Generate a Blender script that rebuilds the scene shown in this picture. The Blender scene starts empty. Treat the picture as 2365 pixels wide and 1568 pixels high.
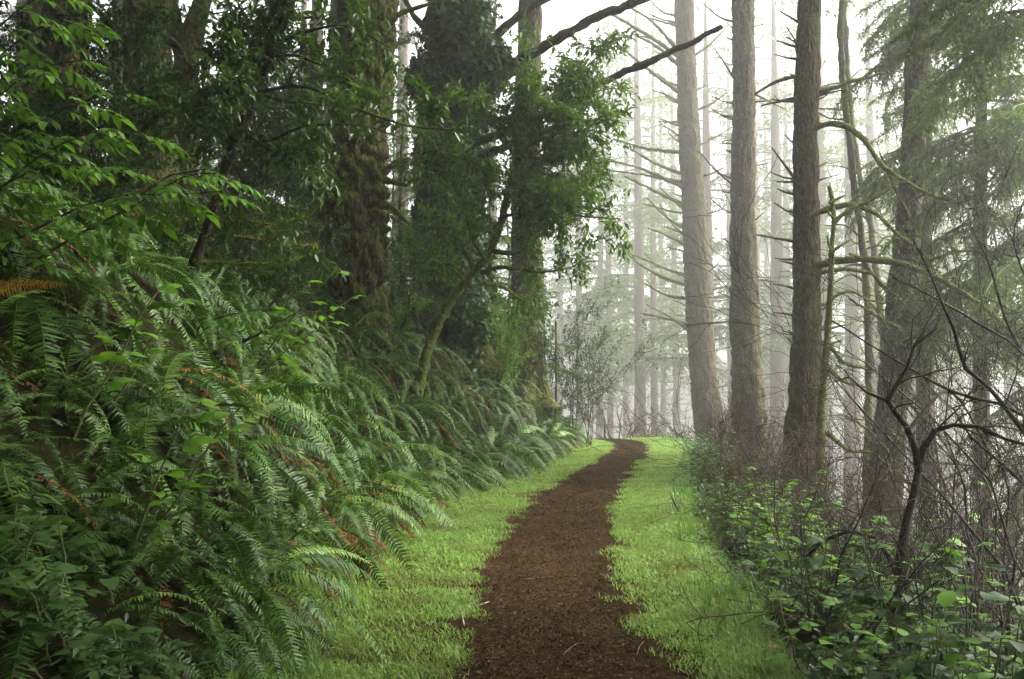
import bpy, math, random
import numpy as np
from mathutils import Vector, Matrix, Euler

R = math.radians
random.seed(7)
scene = bpy.context.scene
col = scene.collection

# ------------------------------------------------------------------ camera, sky, sun, exposure
W, HH, F, HZ = 2364.0, 1568.0, 2298.0, 900.0      # layout units: a 2364 px wide picture through a 35 mm lens
PITCH = math.atan((HZ - HH / 2) / F)
EYE = 1.62
cam_data = bpy.data.cameras.new('camera')
cam_data.lens = 35.0; cam_data.sensor_width = 36.0
cam_data.clip_start = 0.05; cam_data.clip_end = 2000.0
cam = bpy.data.objects.new('camera', cam_data); col.objects.link(cam)
cam.location = (0, 0, EYE); cam.rotation_euler = (math.pi / 2 + PITCH, 0, 0)
scene.camera = cam

SUN_EL, SUN_AZ = R(46), R(80)                      # azimuth clockwise from +Y
world = bpy.data.worlds.new('World'); scene.world = world; world.use_nodes = True
wn = world.node_tree; wn.nodes.clear()
w_out = wn.nodes.new('ShaderNodeOutputWorld'); w_bg = wn.nodes.new('ShaderNodeBackground')
w_sky = wn.nodes.new('ShaderNodeTexSky'); w_sky.sky_type = 'NISHITA'; w_sky.sun_disc = False
w_sky.sun_elevation = SUN_EL; w_sky.sun_rotation = SUN_AZ
w_sky.air_density = 1.0; w_sky.dust_density = 6.0; w_sky.ozone_density = 1.0
w_hsv = wn.nodes.new('ShaderNodeHueSaturation'); w_hsv.inputs['Saturation'].default_value = 0.12
wn.links.new(w_sky.outputs[0], w_hsv.inputs['Color'])
wn.links.new(w_hsv.outputs[0], w_bg.inputs['Color'])
w_bg.inputs['Strength'].default_value = 0.135
wn.links.new(w_bg.outputs[0], w_out.inputs[0])

sun_d = bpy.data.lights.new('sun', 'SUN'); sun_d.energy = 1.5; sun_d.angle = R(15); sun_d.color = (1.0, 0.965, 0.9)
sun = bpy.data.objects.new('sun', sun_d); col.objects.link(sun)
sdir = Vector((math.sin(SUN_AZ) * math.cos(SUN_EL), math.cos(SUN_AZ) * math.cos(SUN_EL), math.sin(SUN_EL)))
sun.rotation_euler = sdir.to_track_quat('Z', 'Y').to_euler(); sun.location = (10, 20, 60)

scene.view_settings.view_transform = 'Standard'; scene.view_settings.look = 'None'
scene.view_settings.exposure = 2.7; scene.view_settings.gamma = 1.0
scene.render.engine = 'CYCLES'
cy = scene.cycles
cy.use_denoising = True
cy.max_bounces = 6; cy.diffuse_bounces = 1; cy.glossy_bounces = 1; cy.transmission_bounces = 2
cy.volume_bounces = 2; cy.transparent_max_bounces = 4
cy.use_adaptive_sampling = True; cy.adaptive_threshold = 0.02
cy.caustics_reflective = False; cy.caustics_refractive = False
HAZE_DENSITY = 0.0038

# ------------------------------------------------------------------ layout helpers
def P(px, py, d):
    u = (px - W / 2) / F * d; v = (HH / 2 - py) / F * d
    c, s = math.cos(PITCH), math.sin(PITCH)
    return np.array([u, d * c - v * s, EYE + d * s + v * c])

def G(px, py):
    a = P(px, py, 1.0) - np.array([0, 0, EYE]); t = -EYE / a[2]
    return a[0] * t, a[1] * t

def curve(pairs):
    q = np.array(sorted([G(px, py)[::-1] for py, px in pairs]))
    return q[:, 0], q[:, 1]

def ext(pairs, y0, k):
    ys, xs = curve(pairs)
    s = (xs[-1] - xs[-4]) / (ys[-1] - ys[-4])
    yy = np.arange(ys[-1] + 1, 70, 1.0)
    t = yy - ys[-1]
    s = 0.17
    xx = xs[-1] + s * t - k * np.maximum(0, yy - y0) ** 2
    ys = np.concatenate([[-40], ys, yy]); xs = np.concatenate([[xs[0]], xs, xx])
    g = np.arange(-40, 69, 0.5); v = np.interp(g, ys, xs)
    ker = np.hanning(7); ker /= ker.sum()
    v = np.convolve(np.pad(v, 3, mode='edge'), ker, 'valid')
    return lambda y: np.interp(y, g, v)

PL = ext([(1568,1055),(1480,1072),(1400,1088),(1330,1112),(1280,1135),(1200,1190),(1150,1243),(1100,1315),(1060,1385)], 27, .028)
PR = ext([(1568,1535),(1480,1490),(1400,1440),(1330,1422),(1280,1415),(1200,1418),(1150,1425),(1100,1455),(1060,1492)], 27, .028)
XL = ext([(1568,690),(1500,725),(1400,775),(1330,850),(1250,890),(1200,965),(1150,1035),(1120,1120),(1090,1210),(1050,1300)], 27, .026)
XR = ext([(1568,1745),(1500,1715),(1440,1690),(1400,1660),(1340,1618),(1290,1590),(1200,1580),(1150,1572),(1100,1575),(1060,1590)], 27, .022)

def vnoise(p, seed=0):
    p = np.asarray(p, float); i = np.floor(p).astype(np.int64); f = p - i
    f = f * f * (3 - 2 * f)
    def h(a, b, c):
        n = (a * 374761393 + b * 668265263 + c * 1274126177 + seed * 974634777) & 0x7fffffff
        n = ((n ^ (n >> 13)) * 1274126177) & 0x7fffffff
        n = ((n ^ (n >> 15)) * 60493) & 0x7fffffff
        return (n & 0xffff) / 65535.0
    x, y, z = i[..., 0], i[..., 1], i[..., 2]; fx, fy, fz = f[..., 0], f[..., 1], f[..., 2]
    def lz(a, b): return h(a, b, z) * (1 - fz) + h(a, b, z + 1) * fz
    def ly(a): return lz(a, y) * (1 - fy) + lz(a, y + 1) * fy
    return ly(x) * (1 - fx) + ly(x + 1) * fx

def n2(x, y, s, seed=0):
    return vnoise(np.stack([np.asarray(x, float) * s, np.asarray(y, float) * s, np.zeros_like(np.asarray(x, float)) + seed * 7.31], -1), seed)

def hgt(x, y):
    x = np.asarray(x, float); y = np.asarray(y, float)
    xl, xr = XL(y), XR(y)
    e = np.maximum(0, y - 31); cr = np.where(e < 18, -0.008 * e * e, -0.008 * 324 - 0.288 * (e - 18))
    cr = np.maximum(cr, -9 + 0 * cr)
    t = np.maximum(0, xl - x); s = t * t / (t + 0.15)
    up = np.interp(s, [0, .6, 1.2, 2, 3, 8, 60], [0, .85, 1.65, 2.45, 3.1, 5.1, 16]) * np.clip(.42 + (y - 4.6) * .17, .42, 1)
    u = np.maximum(0, x - xr); q = u * u / (u + 0.9)
    dn = -13 * (1 - np.exp(-0.66 * q / 13))
    m = np.minimum(1, (t + u) / 0.6)
    nz = (n2(x, y, 0.55, 1) - .5) * 0.5 + (n2(x, y, 1.7, 2) - .5) * 0.16
    return cr + np.minimum(up, 16) + dn + m * nz

def gz(x, y): return float(hgt(np.array([x]), np.array([y]))[0])
def base(px, d):
    x = (px - W / 2) / F * d
    return np.array([x, d, gz(x, d)])

# ------------------------------------------------------------------ mesh helpers
class MB:
    def __init__(self): self.v = []; self.q = []; self.t = []; self.n = 0
    def add(self, v, quads=None, tris=None):
        v = np.asarray(v, float).reshape(-1, 3); self.v.append(v)
        if quads is not None and len(quads): self.q.append(np.asarray(quads, int).reshape(-1, 4) + self.n)
        if tris is not None and len(tris): self.t.append(np.asarray(tris, int).reshape(-1, 3) + self.n)
        self.n += len(v)
    def mesh(self, name, mat, origin=(0, 0, 0), smooth=False):
        v = np.concatenate(self.v) - np.asarray(origin, float) if self.v else np.zeros((0, 3))
        q = np.concatenate(self.q) if self.q else np.zeros((0, 4), int)
        t = np.concatenate(self.t) if self.t else np.zeros((0, 3), int)
        me = bpy.data.meshes.new(name)
        me.vertices.add(len(v)); me.vertices.foreach_set('co', v.astype(np.float32).ravel())
        loops = np.concatenate([q.ravel(), t.ravel()]); me.loops.add(len(loops))
        me.loops.foreach_set('vertex_index', loops.astype(np.int32))
        ls = np.concatenate([np.arange(len(q)) * 4, len(q) * 4 + np.arange(len(t)) * 3])
        me.polygons.add(len(ls)); me.polygons.foreach_set('loop_start', ls.astype(np.int32))
        if smooth: me.polygons.foreach_set('use_smooth', np.ones(len(ls), bool))
        me.update(calc_edges=True); me.materials.append(mat)
        return me
    def build(self, name, mat, parent=None, origin=None, smooth=False):
        if origin is None: origin = tuple(parent.location) if parent else (0, 0, 0)
        return link(name, self.mesh(name, mat, origin, smooth), parent, (0, 0, 0) if parent else origin)

def link(name, me, parent=None, loc=(0, 0, 0), rot=None, scale=None):
    o = bpy.data.objects.new(name, me); col.objects.link(o)
    if name in ('bough', 'crown'): o['kind'] = 'stuff'      # needles past picking apart
    if parent is not None: o.parent = parent
    o.location = loc
    if rot is not None: o.rotation_euler = rot
    if scale is not None: o.scale = (scale,) * 3 if np.isscalar(scale) else scale
    return o

def tag(o, label=None, cat=None, group=None, kind=None):
    if label: o['label'] = label
    if cat: o['category'] = cat
    if group: o['group'] = group
    if kind: o['kind'] = kind
    return o

def thing(name, loc, label, cat, group=None):
    o = bpy.data.objects.new(name, None); o.empty_display_size = 0.1; col.objects.link(o)
    o.location = tuple(float(a) for a in loc)
    return tag(o, label, cat, group)

def resample(pts, step):
    pts = np.asarray(pts, float)
    if len(pts) > 2:                                   # Catmull-Rom
        out = []
        pp = np.vstack([2 * pts[0] - pts[1], pts, 2 * pts[-1] - pts[-2]])
        for i in range(1, len(pp) - 2):
            a, b, c, d = pp[i - 1], pp[i], pp[i + 1], pp[i + 2]
            n = max(1, int(np.linalg.norm(c[:3] - b[:3]) / step))
            t = (np.arange(n) / n)[:, None]
            out.append(.5 * (2 * b + (c - a) * t + (2 * a - 5 * b + 4 * c - d) * t ** 2 + (3 * b - a - 3 * c + d) * t ** 3))
        out.append(pts[-1:]); return np.vstack(out)
    n = max(1, int(np.linalg.norm(pts[1][:3] - pts[0][:3]) / step)); t = np.linspace(0, 1, n + 1)[:, None]
    return pts[0] * (1 - t) + pts[1] * t

def frames(p):
    tg = np.gradient(p, axis=0); tg /= np.linalg.norm(tg, axis=1, keepdims=True) + 1e-9
    ref = np.array([0.0, 0, 1]) if abs(tg[0][2]) < .9 else np.array([1.0, 0, 0])
    A = np.zeros_like(p); prev = ref
    for i in range(len(p)):
        a = prev - tg[i] * np.dot(prev, tg[i]); l = np.linalg.norm(a)
        a = a / l if l > 1e-6 else np.cross(tg[i], [0.31, .87, .2])
        A[i] = a; prev = a
    return tg, A, np.cross(tg, A)

def tube(mb, pts, radii, sides=6, rough=0.0, seed=0, cap=True):
    p = np.asarray(pts, float); r = np.asarray(radii, float); n = len(p)
    tg, A, B = frames(p)
    th = np.arange(sides) / sides * 2 * math.pi
    ring = A[:, None] * np.cos(th)[None, :, None] + B[:, None] * np.sin(th)[None, :, None]
    rr = np.repeat(r[:, None], sides, 1)
    if rough: rr = rr * (1 + rough * (np.random.default_rng(seed).random((n, sides)) - .5) * 2)
    v = p[:, None] + ring * rr[..., None]
    i = np.arange(n - 1)[:, None] * sides; j = np.arange(sides)[None]; k = (j + 1) % sides
    q = np.stack([i + j, i + k, i + k + sides, i + j + sides], -1).reshape(-1, 4)
    tri = None
    vv = v.reshape(-1, 3)
    if cap:
        vv = np.vstack([vv, p[-1] + tg[-1] * r[-1] * .6]); b = (n - 1) * sides
        tri = np.stack([b + np.arange(sides), b + (np.arange(sides) + 1) % sides, np.full(sides, n * sides)], -1)
    mb.add(vv, q, tri)

def trunk(name, parent, pts, radii, mat, sides=40, ring=.1, amp=.10, kx=9, kz=1.6, seed=0, flare=.55, flare_h=.5, lump=.0):
    q = resample(np.hstack([np.asarray(pts, float), np.asarray(radii, float)[:, None]]), ring)
    p, r = q[:, :3], q[:, 3].copy()
    hgt0 = p[:, 2] - p[0, 2]
    r *= 1 + flare * np.exp(-hgt0 / flare_h)
    tg, A, B = frames(p); th = np.arange(sides) / sides * 2 * math.pi
    n = len(p)
    c, s = np.cos(th)[None, :, None], np.sin(th)[None, :, None]
    d = A[:, None] * c + B[:, None] * s
    R0 = float(np.median(r))
    crd = np.stack([np.broadcast_to(np.cos(th) * R0, (n, sides)), np.broadcast_to(np.sin(th) * R0, (n, sides)), np.broadcast_to(hgt0[:, None], (n, sides))], -1)
    w = vnoise(crd * [2, 2, 2.2], seed + 5) * .35
    a1 = vnoise(np.stack([crd[..., 0] * kx + w * 3, crd[..., 1] * kx + w * 3, crd[..., 2] * kz], -1), seed)
    a2 = vnoise(np.stack([crd[..., 0] * kx * 2.3, crd[..., 1] * kx * 2.3, crd[..., 2] * kz * 3], -1), seed + 1)
    a3 = vnoise(crd * [1.6, 1.6, .9], seed + 2)
    rid = 1 - np.abs(2 * a1 - 1)
    ribs = np.exp(-hgt0 / (flare_h * 1.6))[:, None] * flare * .45 * np.sin(th * 5 + seed)[None]
    rr = r[:, None] * (1 + ribs + amp * (1.1 - 1.6 * rid ** 2) + amp * .6 * (a2 - .5) + (a3 - .5) * (.10 + lump))
    v = p[:, None] + d * rr[..., None]
    i = np.arange(n - 1)[:, None] * sides; j = np.arange(sides)[None]; k = (j + 1) % sides
    mb = MB(); mb.add(v.reshape(-1, 3), np.stack([i + j, i + k, i + k + sides, i + j + sides], -1).reshape(-1, 4))
    return mb.build(name, mat, parent, smooth=True)

def leaves(mb, pos, d, up, L, Wd, fold=.18):
    n = len(pos); L = np.broadcast_to(L, n)[:, None]; Wd = np.broadcast_to(Wd, n)[:, None]
    d = d / (np.linalg.norm(d, axis=1, keepdims=True) + 1e-9)
    s = np.cross(d, up); s /= np.linalg.norm(s, axis=1, keepdims=True) + 1e-9
    nn = np.cross(s, d)
    m = pos + d * L * .45
    v = np.stack([pos, m + s * Wd * .5 + nn * Wd * fold, pos + d * L - nn * L * .08, m - s * Wd * .5 + nn * Wd * fold], 1)
    b = np.arange(n)[:, None] * 4
    mb.add(v.reshape(-1, 3), None, np.vstack([b + [0, 1, 2], b + [0, 2, 3]]))

def rdir(g, n): 
    a = g.normal(size=(n, 3)); return a / np.linalg.norm(a, axis=1, keepdims=True)

# ------------------------------------------------------------------ materials
def newmat(name):
    m = bpy.data.materials.new(name); m.use_nodes = True; nt = m.node_tree; nt.nodes.clear()
    return m, nt, nt.nodes.new, nt.links.new

def ramp(nt, stops, src):
    r = nt.nodes.new('ShaderNodeValToRGB'); e = r.color_ramp.elements
    while len(e) < len(stops): e.new(0.5)
    for k, (p, c) in enumerate(stops): e[k].position = p; e[k].color = (*c, 1)
    nt.links.new(src, r.inputs[0]); return r.outputs[0]

def leafmat(name, stops, rough=.5, spec=.3, trans=.3, patch=None, tcol=1.6):
    m, nt, N, L = newmat(name)
    g = N('ShaderNodeNewGeometry'); oi = N('ShaderNodeObjectInfo')
    ad = N('ShaderNodeMath'); ad.operation = 'MULTIPLY_ADD'; ad.inputs[1].default_value = .55
    L(g.outputs['Random Per Island'], ad.inputs[0])
    mu = N('ShaderNodeMath'); mu.operation = 'MULTIPLY'; mu.inputs[1].default_value = .45; L(oi.outputs['Random'], mu.inputs[0])
    L(mu.outputs[0], ad.inputs[2])
    c = ramp(nt, stops, ad.outputs[0])
    if patch:
        tn = N('ShaderNodeTexNoise'); tn.inputs['Scale'].default_value = 1.6; tn.inputs['Detail'].default_value = 5; L(g.outputs['Position'], tn.inputs['Vector'])
        pm = N('ShaderNodeMapRange'); pm.inputs['From Min'].default_value = .48; pm.inputs['From Max'].default_value = .72; pm.inputs['To Max'].default_value = .75; L(tn.outputs[0], pm.inputs['Value'])
        px_ = N('ShaderNodeMix'); px_.data_type = 'RGBA'; L(pm.outputs[0], px_.inputs[0]); L(c, px_.inputs[6]); px_.inputs[7].default_value = (*patch, 1); c = px_.outputs[2]
    b = N('ShaderNodeBsdfPrincipled'); b.inputs['Roughness'].default_value = rough
    b.inputs['Specular IOR Level'].default_value = spec
    L(c, b.inputs['Base Color'])
    out = N('ShaderNodeOutputMaterial')
    if trans:
        t = N('ShaderNodeBsdfTranslucent'); mx = N('ShaderNodeMixShader'); mx.inputs[0].default_value = trans
        k = N('ShaderNodeMix'); k.data_type = 'RGBA'; k.blend_type = 'MULTIPLY'; k.inputs[0].default_value = 1
        L(c, k.inputs[6]); k.inputs[7].default_value = (tcol * 1.05, tcol * 1.1, tcol * .5, 1); L(k.outputs[2], t.inputs[0])
        L(b.outputs[0], mx.inputs[1]); L(t.outputs[0], mx.inputs[2]); L(mx.outputs[0], out.inputs[0])
    else: L(b.outputs[0], out.inputs[0])
    return m

def barkmat(name, c0, c1, c2, moss=None, moss_amt=.4, moss_up=.0, sc=(9, 9, 1.6), bump=.5, rough=.9):
    m, nt, N, L = newmat(name)
    tc = N('ShaderNodeTexCoord'); mp = N('ShaderNodeMapping'); mp.inputs['Scale'].default_value = sc
    L(tc.outputs['Object'], mp.inputs[0])
    a = N('ShaderNodeTexNoise'); a.inputs['Scale'].default_value = 2.0; a.inputs['Detail'].default_value = 6; a.inputs['Roughness'].default_value = .65
    L(mp.outputs[0], a.inputs['Vector'])
    vo = N('ShaderNodeTexVoronoi'); vo.inputs['Scale'].default_value = 1.6; L(mp.outputs[0], vo.inputs['Vector'])
    big = N('ShaderNodeTexNoise'); big.inputs['Scale'].default_value = 1.3; big.inputs['Detail'].default_value = 3; L(tc.outputs['Object'], big.inputs['Vector'])
    c = ramp(nt, [(.28, c0), (.5, c1), (.72, c2)], a.outputs[0])
    if moss:
        fn = N('ShaderNodeTexNoise'); fn.inputs['Scale'].default_value = 14; fn.inputs['Detail'].default_value = 4; L(tc.outputs['Object'], fn.inputs['Vector'])
        mc = ramp(nt, [(.3, tuple(x * .45 for x in moss)), (.7, moss)], fn.outputs[0])
        g = N('ShaderNodeNewGeometry'); sx = N('ShaderNodeSeparateXYZ'); L(g.outputs['Normal'], sx.inputs[0])
        f = N('ShaderNodeMath'); f.operation = 'MULTIPLY_ADD'; f.inputs[1].default_value = moss_up
        L(sx.outputs[2], f.inputs[0]); L(big.outputs[0], f.inputs[2])
        f2 = N('ShaderNodeMath'); f2.operation = 'MULTIPLY_ADD'; f2.inputs[1].default_value = .5; L(fn.outputs[0], f2.inputs[0]); L(f.outputs[0], f2.inputs[2])
        mr = N('ShaderNodeMapRange'); mr.inputs['From Min'].default_value = 1.0 - moss_amt; mr.inputs['From Max'].default_value = 1.12 - moss_amt
        L(f2.outputs[0], mr.inputs['Value'])
        mx = N('ShaderNodeMix'); mx.data_type = 'RGBA'; L(mr.outputs[0], mx.inputs[0]); L(c, mx.inputs[6]); L(mc, mx.inputs[7]); c = mx.outputs[2]
    b = N('ShaderNodeBsdfPrincipled'); b.inputs['Roughness'].default_value = rough; b.inputs['Specular IOR Level'].default_value = .15
    L(c, b.inputs['Base Color'])
    s = N('ShaderNodeMath'); s.operation = 'ADD'; L(a.outputs[0], s.inputs[0]); L(vo.outputs['Distance'], s.inputs[1])
    bp = N('ShaderNodeBump'); bp.inputs['Strength'].default_value = bump; bp.inputs['Distance'].default_value = .05
    L(s.outputs[0], bp.inputs['Height']); L(bp.outputs[0], b.inputs['Normal'])
    o = N('ShaderNodeOutputMaterial'); L(b.outputs[0], o.inputs[0]); return m

def soilmat(name, stops, scale=18, bump=.6, dist=.03):
    m, nt, N, L = newmat(name)
    tc = N('ShaderNodeTexCoord')
    a = N('ShaderNodeTexNoise'); a.inputs['Scale'].default_value = scale; a.inputs['Detail'].default_value = 8; a.inputs['Roughness'].default_value = .75
    b2 = N('ShaderNodeTexNoise'); b2.inputs['Scale'].default_value = 1.7; b2.inputs['Detail'].default_value = 4
    L(tc.outputs['Object'], a.inputs['Vector']); L(tc.outputs['Object'], b2.inputs['Vector'])
    ad = N('ShaderNodeMath'); ad.operation = 'MULTIPLY_ADD'; ad.inputs[1].default_value = .5; L(b2.outputs[0], ad.inputs[0]); L(a.outputs[0], ad.inputs[2])
    c = ramp(nt, stops, ad.outputs[0])
    b = N('ShaderNodeBsdfPrincipled'); b.inputs['Roughness'].default_value = 1; b.inputs['Specular IOR Level'].default_value = .0
    L(c, b.inputs['Base Color'])
    bp = N('ShaderNodeBump'); bp.inputs['Strength'].default_value = bump; bp.inputs['Distance'].default_value = dist
    L(a.outputs[0], bp.inputs['Height']); L(bp.outputs[0], b.inputs['Normal'])
    o = N('ShaderNodeOutputMaterial'); L(b.outputs[0], o.inputs[0]); return m

M = {}
M['soil'] = soilmat('forest_soil', [(.45, (.005, .004, .0025)), (.65, (.011, .009, .005)), (.85, (.02, .018, .008))], 14)
M['mulch'] = soilmat('bark_mulch', [(.42, (.006, .0035, .0017)), (.62, (.019, .011, .0055)), (.86, (.06, .037, .020))], 34, .8, .02)
M['verge'] = soilmat('verge_soil', [(.42, (.014, .011, .005)), (.62, (.032, .028, .010)), (.85, (.055, .06, .016))], 22)
M['chip'] = leafmat('mulch_chips', [(0, (.006, .004, .0022)), (.4, (.021, .0135, .008)), (.74, (.052, .034, .019)), (.92, (.14, .098, .06)), (1, (.26, .19, .12))], .95, .0, 0)
M['litter2'] = leafmat('fallen_bits', [(0, (.02, .012, .006)), (.5, (.08, .045, .02)), (.9, (.16, .10, .045)), (1, (.28, .22, .12))], .9, .1, 0)
M['grass'] = leafmat('grass_blades', [(0, (.05, .105, .018)), (.5, (.145, .25, .055)), (1, (.29, .40, .125))], .6, .2, .35, patch=(.12, .115, .032), tcol=1.5)
M['tallgrass'] = leafmat('tall_grass', [(0, (.05, .12, .02)), (1, (.12, .24, .05))], .45, .35, .3, tcol=1.4)
M['fern'] = leafmat('fern_green', [(0, (.010, .030, .004)), (.35, (.030, .072, .010)), (.7, (.060, .118, .017)), (.92, (.115, .18, .028)), (1, (.13, .11, .022))], .5, .22, .14, tcol=1.4)
M['fernyoung'] = leafmat('fern_young', [(0, (.10, .20, .03)), (1, (.17, .30, .05))], .45, .4, .3, tcol=1.4)
M['ferndead'] = leafmat('fern_dead', [(0, (.045, .02, .009)), (.6, (.12, .05, .02)), (1, (.24, .115, .03))], .8, .1, .15, tcol=1.2)
M['fernorange'] = leafmat('fern_orange', [(0, (.20, .08, .015)), (1, (.42, .20, .035))], .7, .1, .2, tcol=1.2)
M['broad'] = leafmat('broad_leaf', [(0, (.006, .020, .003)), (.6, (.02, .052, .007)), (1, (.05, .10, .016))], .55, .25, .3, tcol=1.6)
M['soft'] = leafmat('soft_leaf', [(0, (.032, .07, .016)), (1, (.065, .125, .032))], .7, .15, .3, tcol=1.4)
M['bright'] = leafmat('bright_leaf', [(0, (.016, .045, .006)), (.6, (.042, .10, .011)), (1, (.09, .175, .022))], .45, .35, .3, tcol=1.4)
M['myrtle'] = leafmat('dark_leaf', [(0, (.014, .036, .006)), (.6, (.035, .075, .011)), (.93, (.07, .13, .018)), (1, (.2, .25, .04))], .4, .4, .3, tcol=1.5)
M['cloud'] = leafmat('mid_leaf', [(0, (.035, .08, .008)), (.6, (.085, .16, .017)), (1, (.16, .25, .032))], .45, .35, .45, tcol=1.5)
M['ivy'] = leafmat('ivy_leaf', [(0, (.012, .036, .005)), (.6, (.032, .078, .009)), (1, (.075, .13, .02))], .45, .3, .25, tcol=1.4)
M['needle'] = leafmat('spruce_needles', [(0, (.035, .062, .015)), (.6, (.07, .11, .025)), (1, (.11, .155, .04))], .6, .2, .3, tcol=1.5)
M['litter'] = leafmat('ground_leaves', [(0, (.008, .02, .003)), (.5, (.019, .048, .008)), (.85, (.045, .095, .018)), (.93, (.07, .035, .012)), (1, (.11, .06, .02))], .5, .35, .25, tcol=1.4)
M['moss'] = leafmat('moss_tufts', [(0, (.06, .075, .010)), (1, (.17, .20, .03))], .9, .05, .3, tcol=1.3)
MOSS = (.10, .115, .022)
M['bark_moss'] = barkmat('bark_mossy', (.008, .0055, .003), (.06, .041, .022), (.17, .12, .07), MOSS, .33, .15, (11, 11, 6.0), 1.0)
M['bark_red'] = barkmat('bark_conifer', (.009, .006, .003), (.05, .036, .020), (.13, .095, .056), (.085, .088, .026), .25, .2, (16, 16, 5.0), 1.0)
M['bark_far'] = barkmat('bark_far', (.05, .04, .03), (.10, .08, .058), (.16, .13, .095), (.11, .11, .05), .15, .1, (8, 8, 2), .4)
M['limb'] = barkmat('limb_bark', (.03, .022, .015), (.075, .055, .038), (.13, .10, .07), (.13, .15, .03), .34, .45, (10, 10, 10), .4)
M['mosslimb'] = barkmat('mossy_limb', (.02, .016, .010), (.05, .042, .02), (.08, .065, .035), (.12, .14, .026), .55, .4, (10, 10, 10), .5)
M['darklimb'] = barkmat('dark_limb', (.012, .009, .007), (.03, .023, .017), (.06, .048, .035), (.07, .085, .02), .2, .3, (10, 10, 10), .4)
M['twig'] = barkmat('bare_twig', (.012, .009, .007), (.028, .021, .016), (.055, .043, .03), (.09, .11, .03), .10, .2, (20, 20, 20), .2, .7)
M['brown'] = barkmat('brown_twig', (.018, .012, .008), (.045, .030, .018), (.09, .065, .04), None, 0, 0, (20, 20, 20), .2)
M['stick'] = barkmat('pale_stick', (.22, .18, .13), (.38, .32, .25), (.52, .46, .37), None, 0, 0, (25, 25, 25), .3)
M['wood'] = barkmat('broken_wood', (.08, .05, .03), (.20, .13, .08), (.36, .26, .17), None, 0, 0, (4, 30, 30), .7)
M['stem'] = leafmat('green_stem', [(0, (.05, .06, .02)), (1, (.09, .10, .03))], .6, .2, 0)
M['rot'] = barkmat('rotten_wood', (.012, .007, .005), (.05, .022, .010), (.14, .06, .02), (.10, .05, .01), .2, .3, (8, 8, 3), .8)

# ------------------------------------------------------------------ ground, path, verges
def axis(lo, hi, a, b, fine, coarse):
    mid = np.arange(a, b, fine); left = []; s = fine; x = a
    while x > lo: s = min(coarse, s * 1.25); x -= s; left.append(x)
    right = []; s = fine; x = mid[-1]
    while x < hi: s = min(coarse, s * 1.25); x += s; right.append(x)
    return np.concatenate([left[::-1], mid, right])
xs = axis(-100, 100, -8, 9, .14, 8); ys = axis(-30, 230, 2, 46, .22, 8)
X, Y = np.meshgrid(xs, ys); Z = hgt(X, Y) - .012
nx, ny = len(xs), len(ys)
mb = MB(); i = np.arange(ny - 1)[:, None] * nx; j = np.arange(nx - 1)[None]
mb.add(np.stack([X, Y, Z], -1).reshape(-1, 3), np.stack([i + j, i + j + 1, i + j + 1 + nx, i + j + nx], -1).reshape(-1, 4))
tag(mb.build('ground', M['soil'], smooth=True), kind='structure')

def strip(name, fa, fb, lift, mat, cols=10, y0=-6, y1=46, dip=0.0):
    yy = np.arange(y0, y1, .1); mb = MB(); s = np.linspace(0, 1, cols)
    a, b = fa(yy), fb(yy)
    X = a[:, None] * (1 - s) + b[:, None] * s; Y = np.repeat(yy[:, None], cols, 1)
    Z = hgt(X, Y) + lift - dip * np.sin(s * math.pi)[None] + (n2(X, Y, 2.5, 9) - .5) * .016 - .008
    i = np.arange(len(yy) - 1)[:, None] * cols; j = np.arange(cols - 1)[None]
    mb.add(np.stack([X, Y, Z], -1).reshape(-1, 3), np.stack([i + j, i + j + 1, i + j + 1 + cols, i + j + cols], -1).reshape(-1, 4))
    return tag(mb.build(name, mat, smooth=True), kind='structure')
rag = lambda y, s: (n2(y, y * 0, 1.3, s) - .5) * .26 + (n2(y, y * 0, 5, s + 1) - .5) * .14
strip('path', lambda y: PL(y) - .55, lambda y: PR(y) + .55, .012, M['mulch'], 14)
strip('verge', lambda y: XL(y) - .12, lambda y: PL(y) - .17 + rag(y, 3), .022, M['verge'], 8)
strip('verge', lambda y: PR(y) + .17 + rag(y, 5), lambda y: XR(y) + .12, .022, M['verge'], 8)

g = np.random.default_rng(11)
# loose bark chips on the path
n = 85000
y = 4.6 + 34 * g.random(n) ** 1.9; s = g.random(n)
x = PL(y) + (PR(y) - PL(y)) * s + np.where(g.random(n) < .33, g.normal(size=n) * .3, 0)
pos = np.stack([x, y, hgt(x, y) + .014 + g.random(n) * .014], -1)
d = rdir(g, n); d[:, 2] *= .35; up = rdir(g, n) * .5 + [0, 0, 1]
mb = MB(); leaves(mb, pos, d, up, .008 + .034 * g.random(n) ** 2.5 * (1 + y / 20), .004 + .009 * g.random(n), .1)
tag(mb.build('bark_chips', M['chip']), 'loose brown bark chips covering the path', 'bark chips', kind='stuff')

# fallen bits on the grass
n = 9000; y = 4.6 + 30 * g.random(n) ** 1.8; s = g.random(n); x = XL(y) + (XR(y) - XL(y)) * s
pos = np.stack([x, y, hgt(x, y) + .02 + g.random(n) * .03], -1); d = rdir(g, n); d[:, 2] *= .3; up = rdir(g, n) * .5 + [0, 0, 1]
mb = MB(); leaves(mb, pos, d, up, .012 + .06 * g.random(n) ** 3, .004 + .012 * g.random(n) ** 2, .1)
tag(mb.build('fallen_litter', M['litter2']), 'small fallen leaves and twig bits strewn over grass and path', 'leaf litter', kind='stuff')

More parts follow.
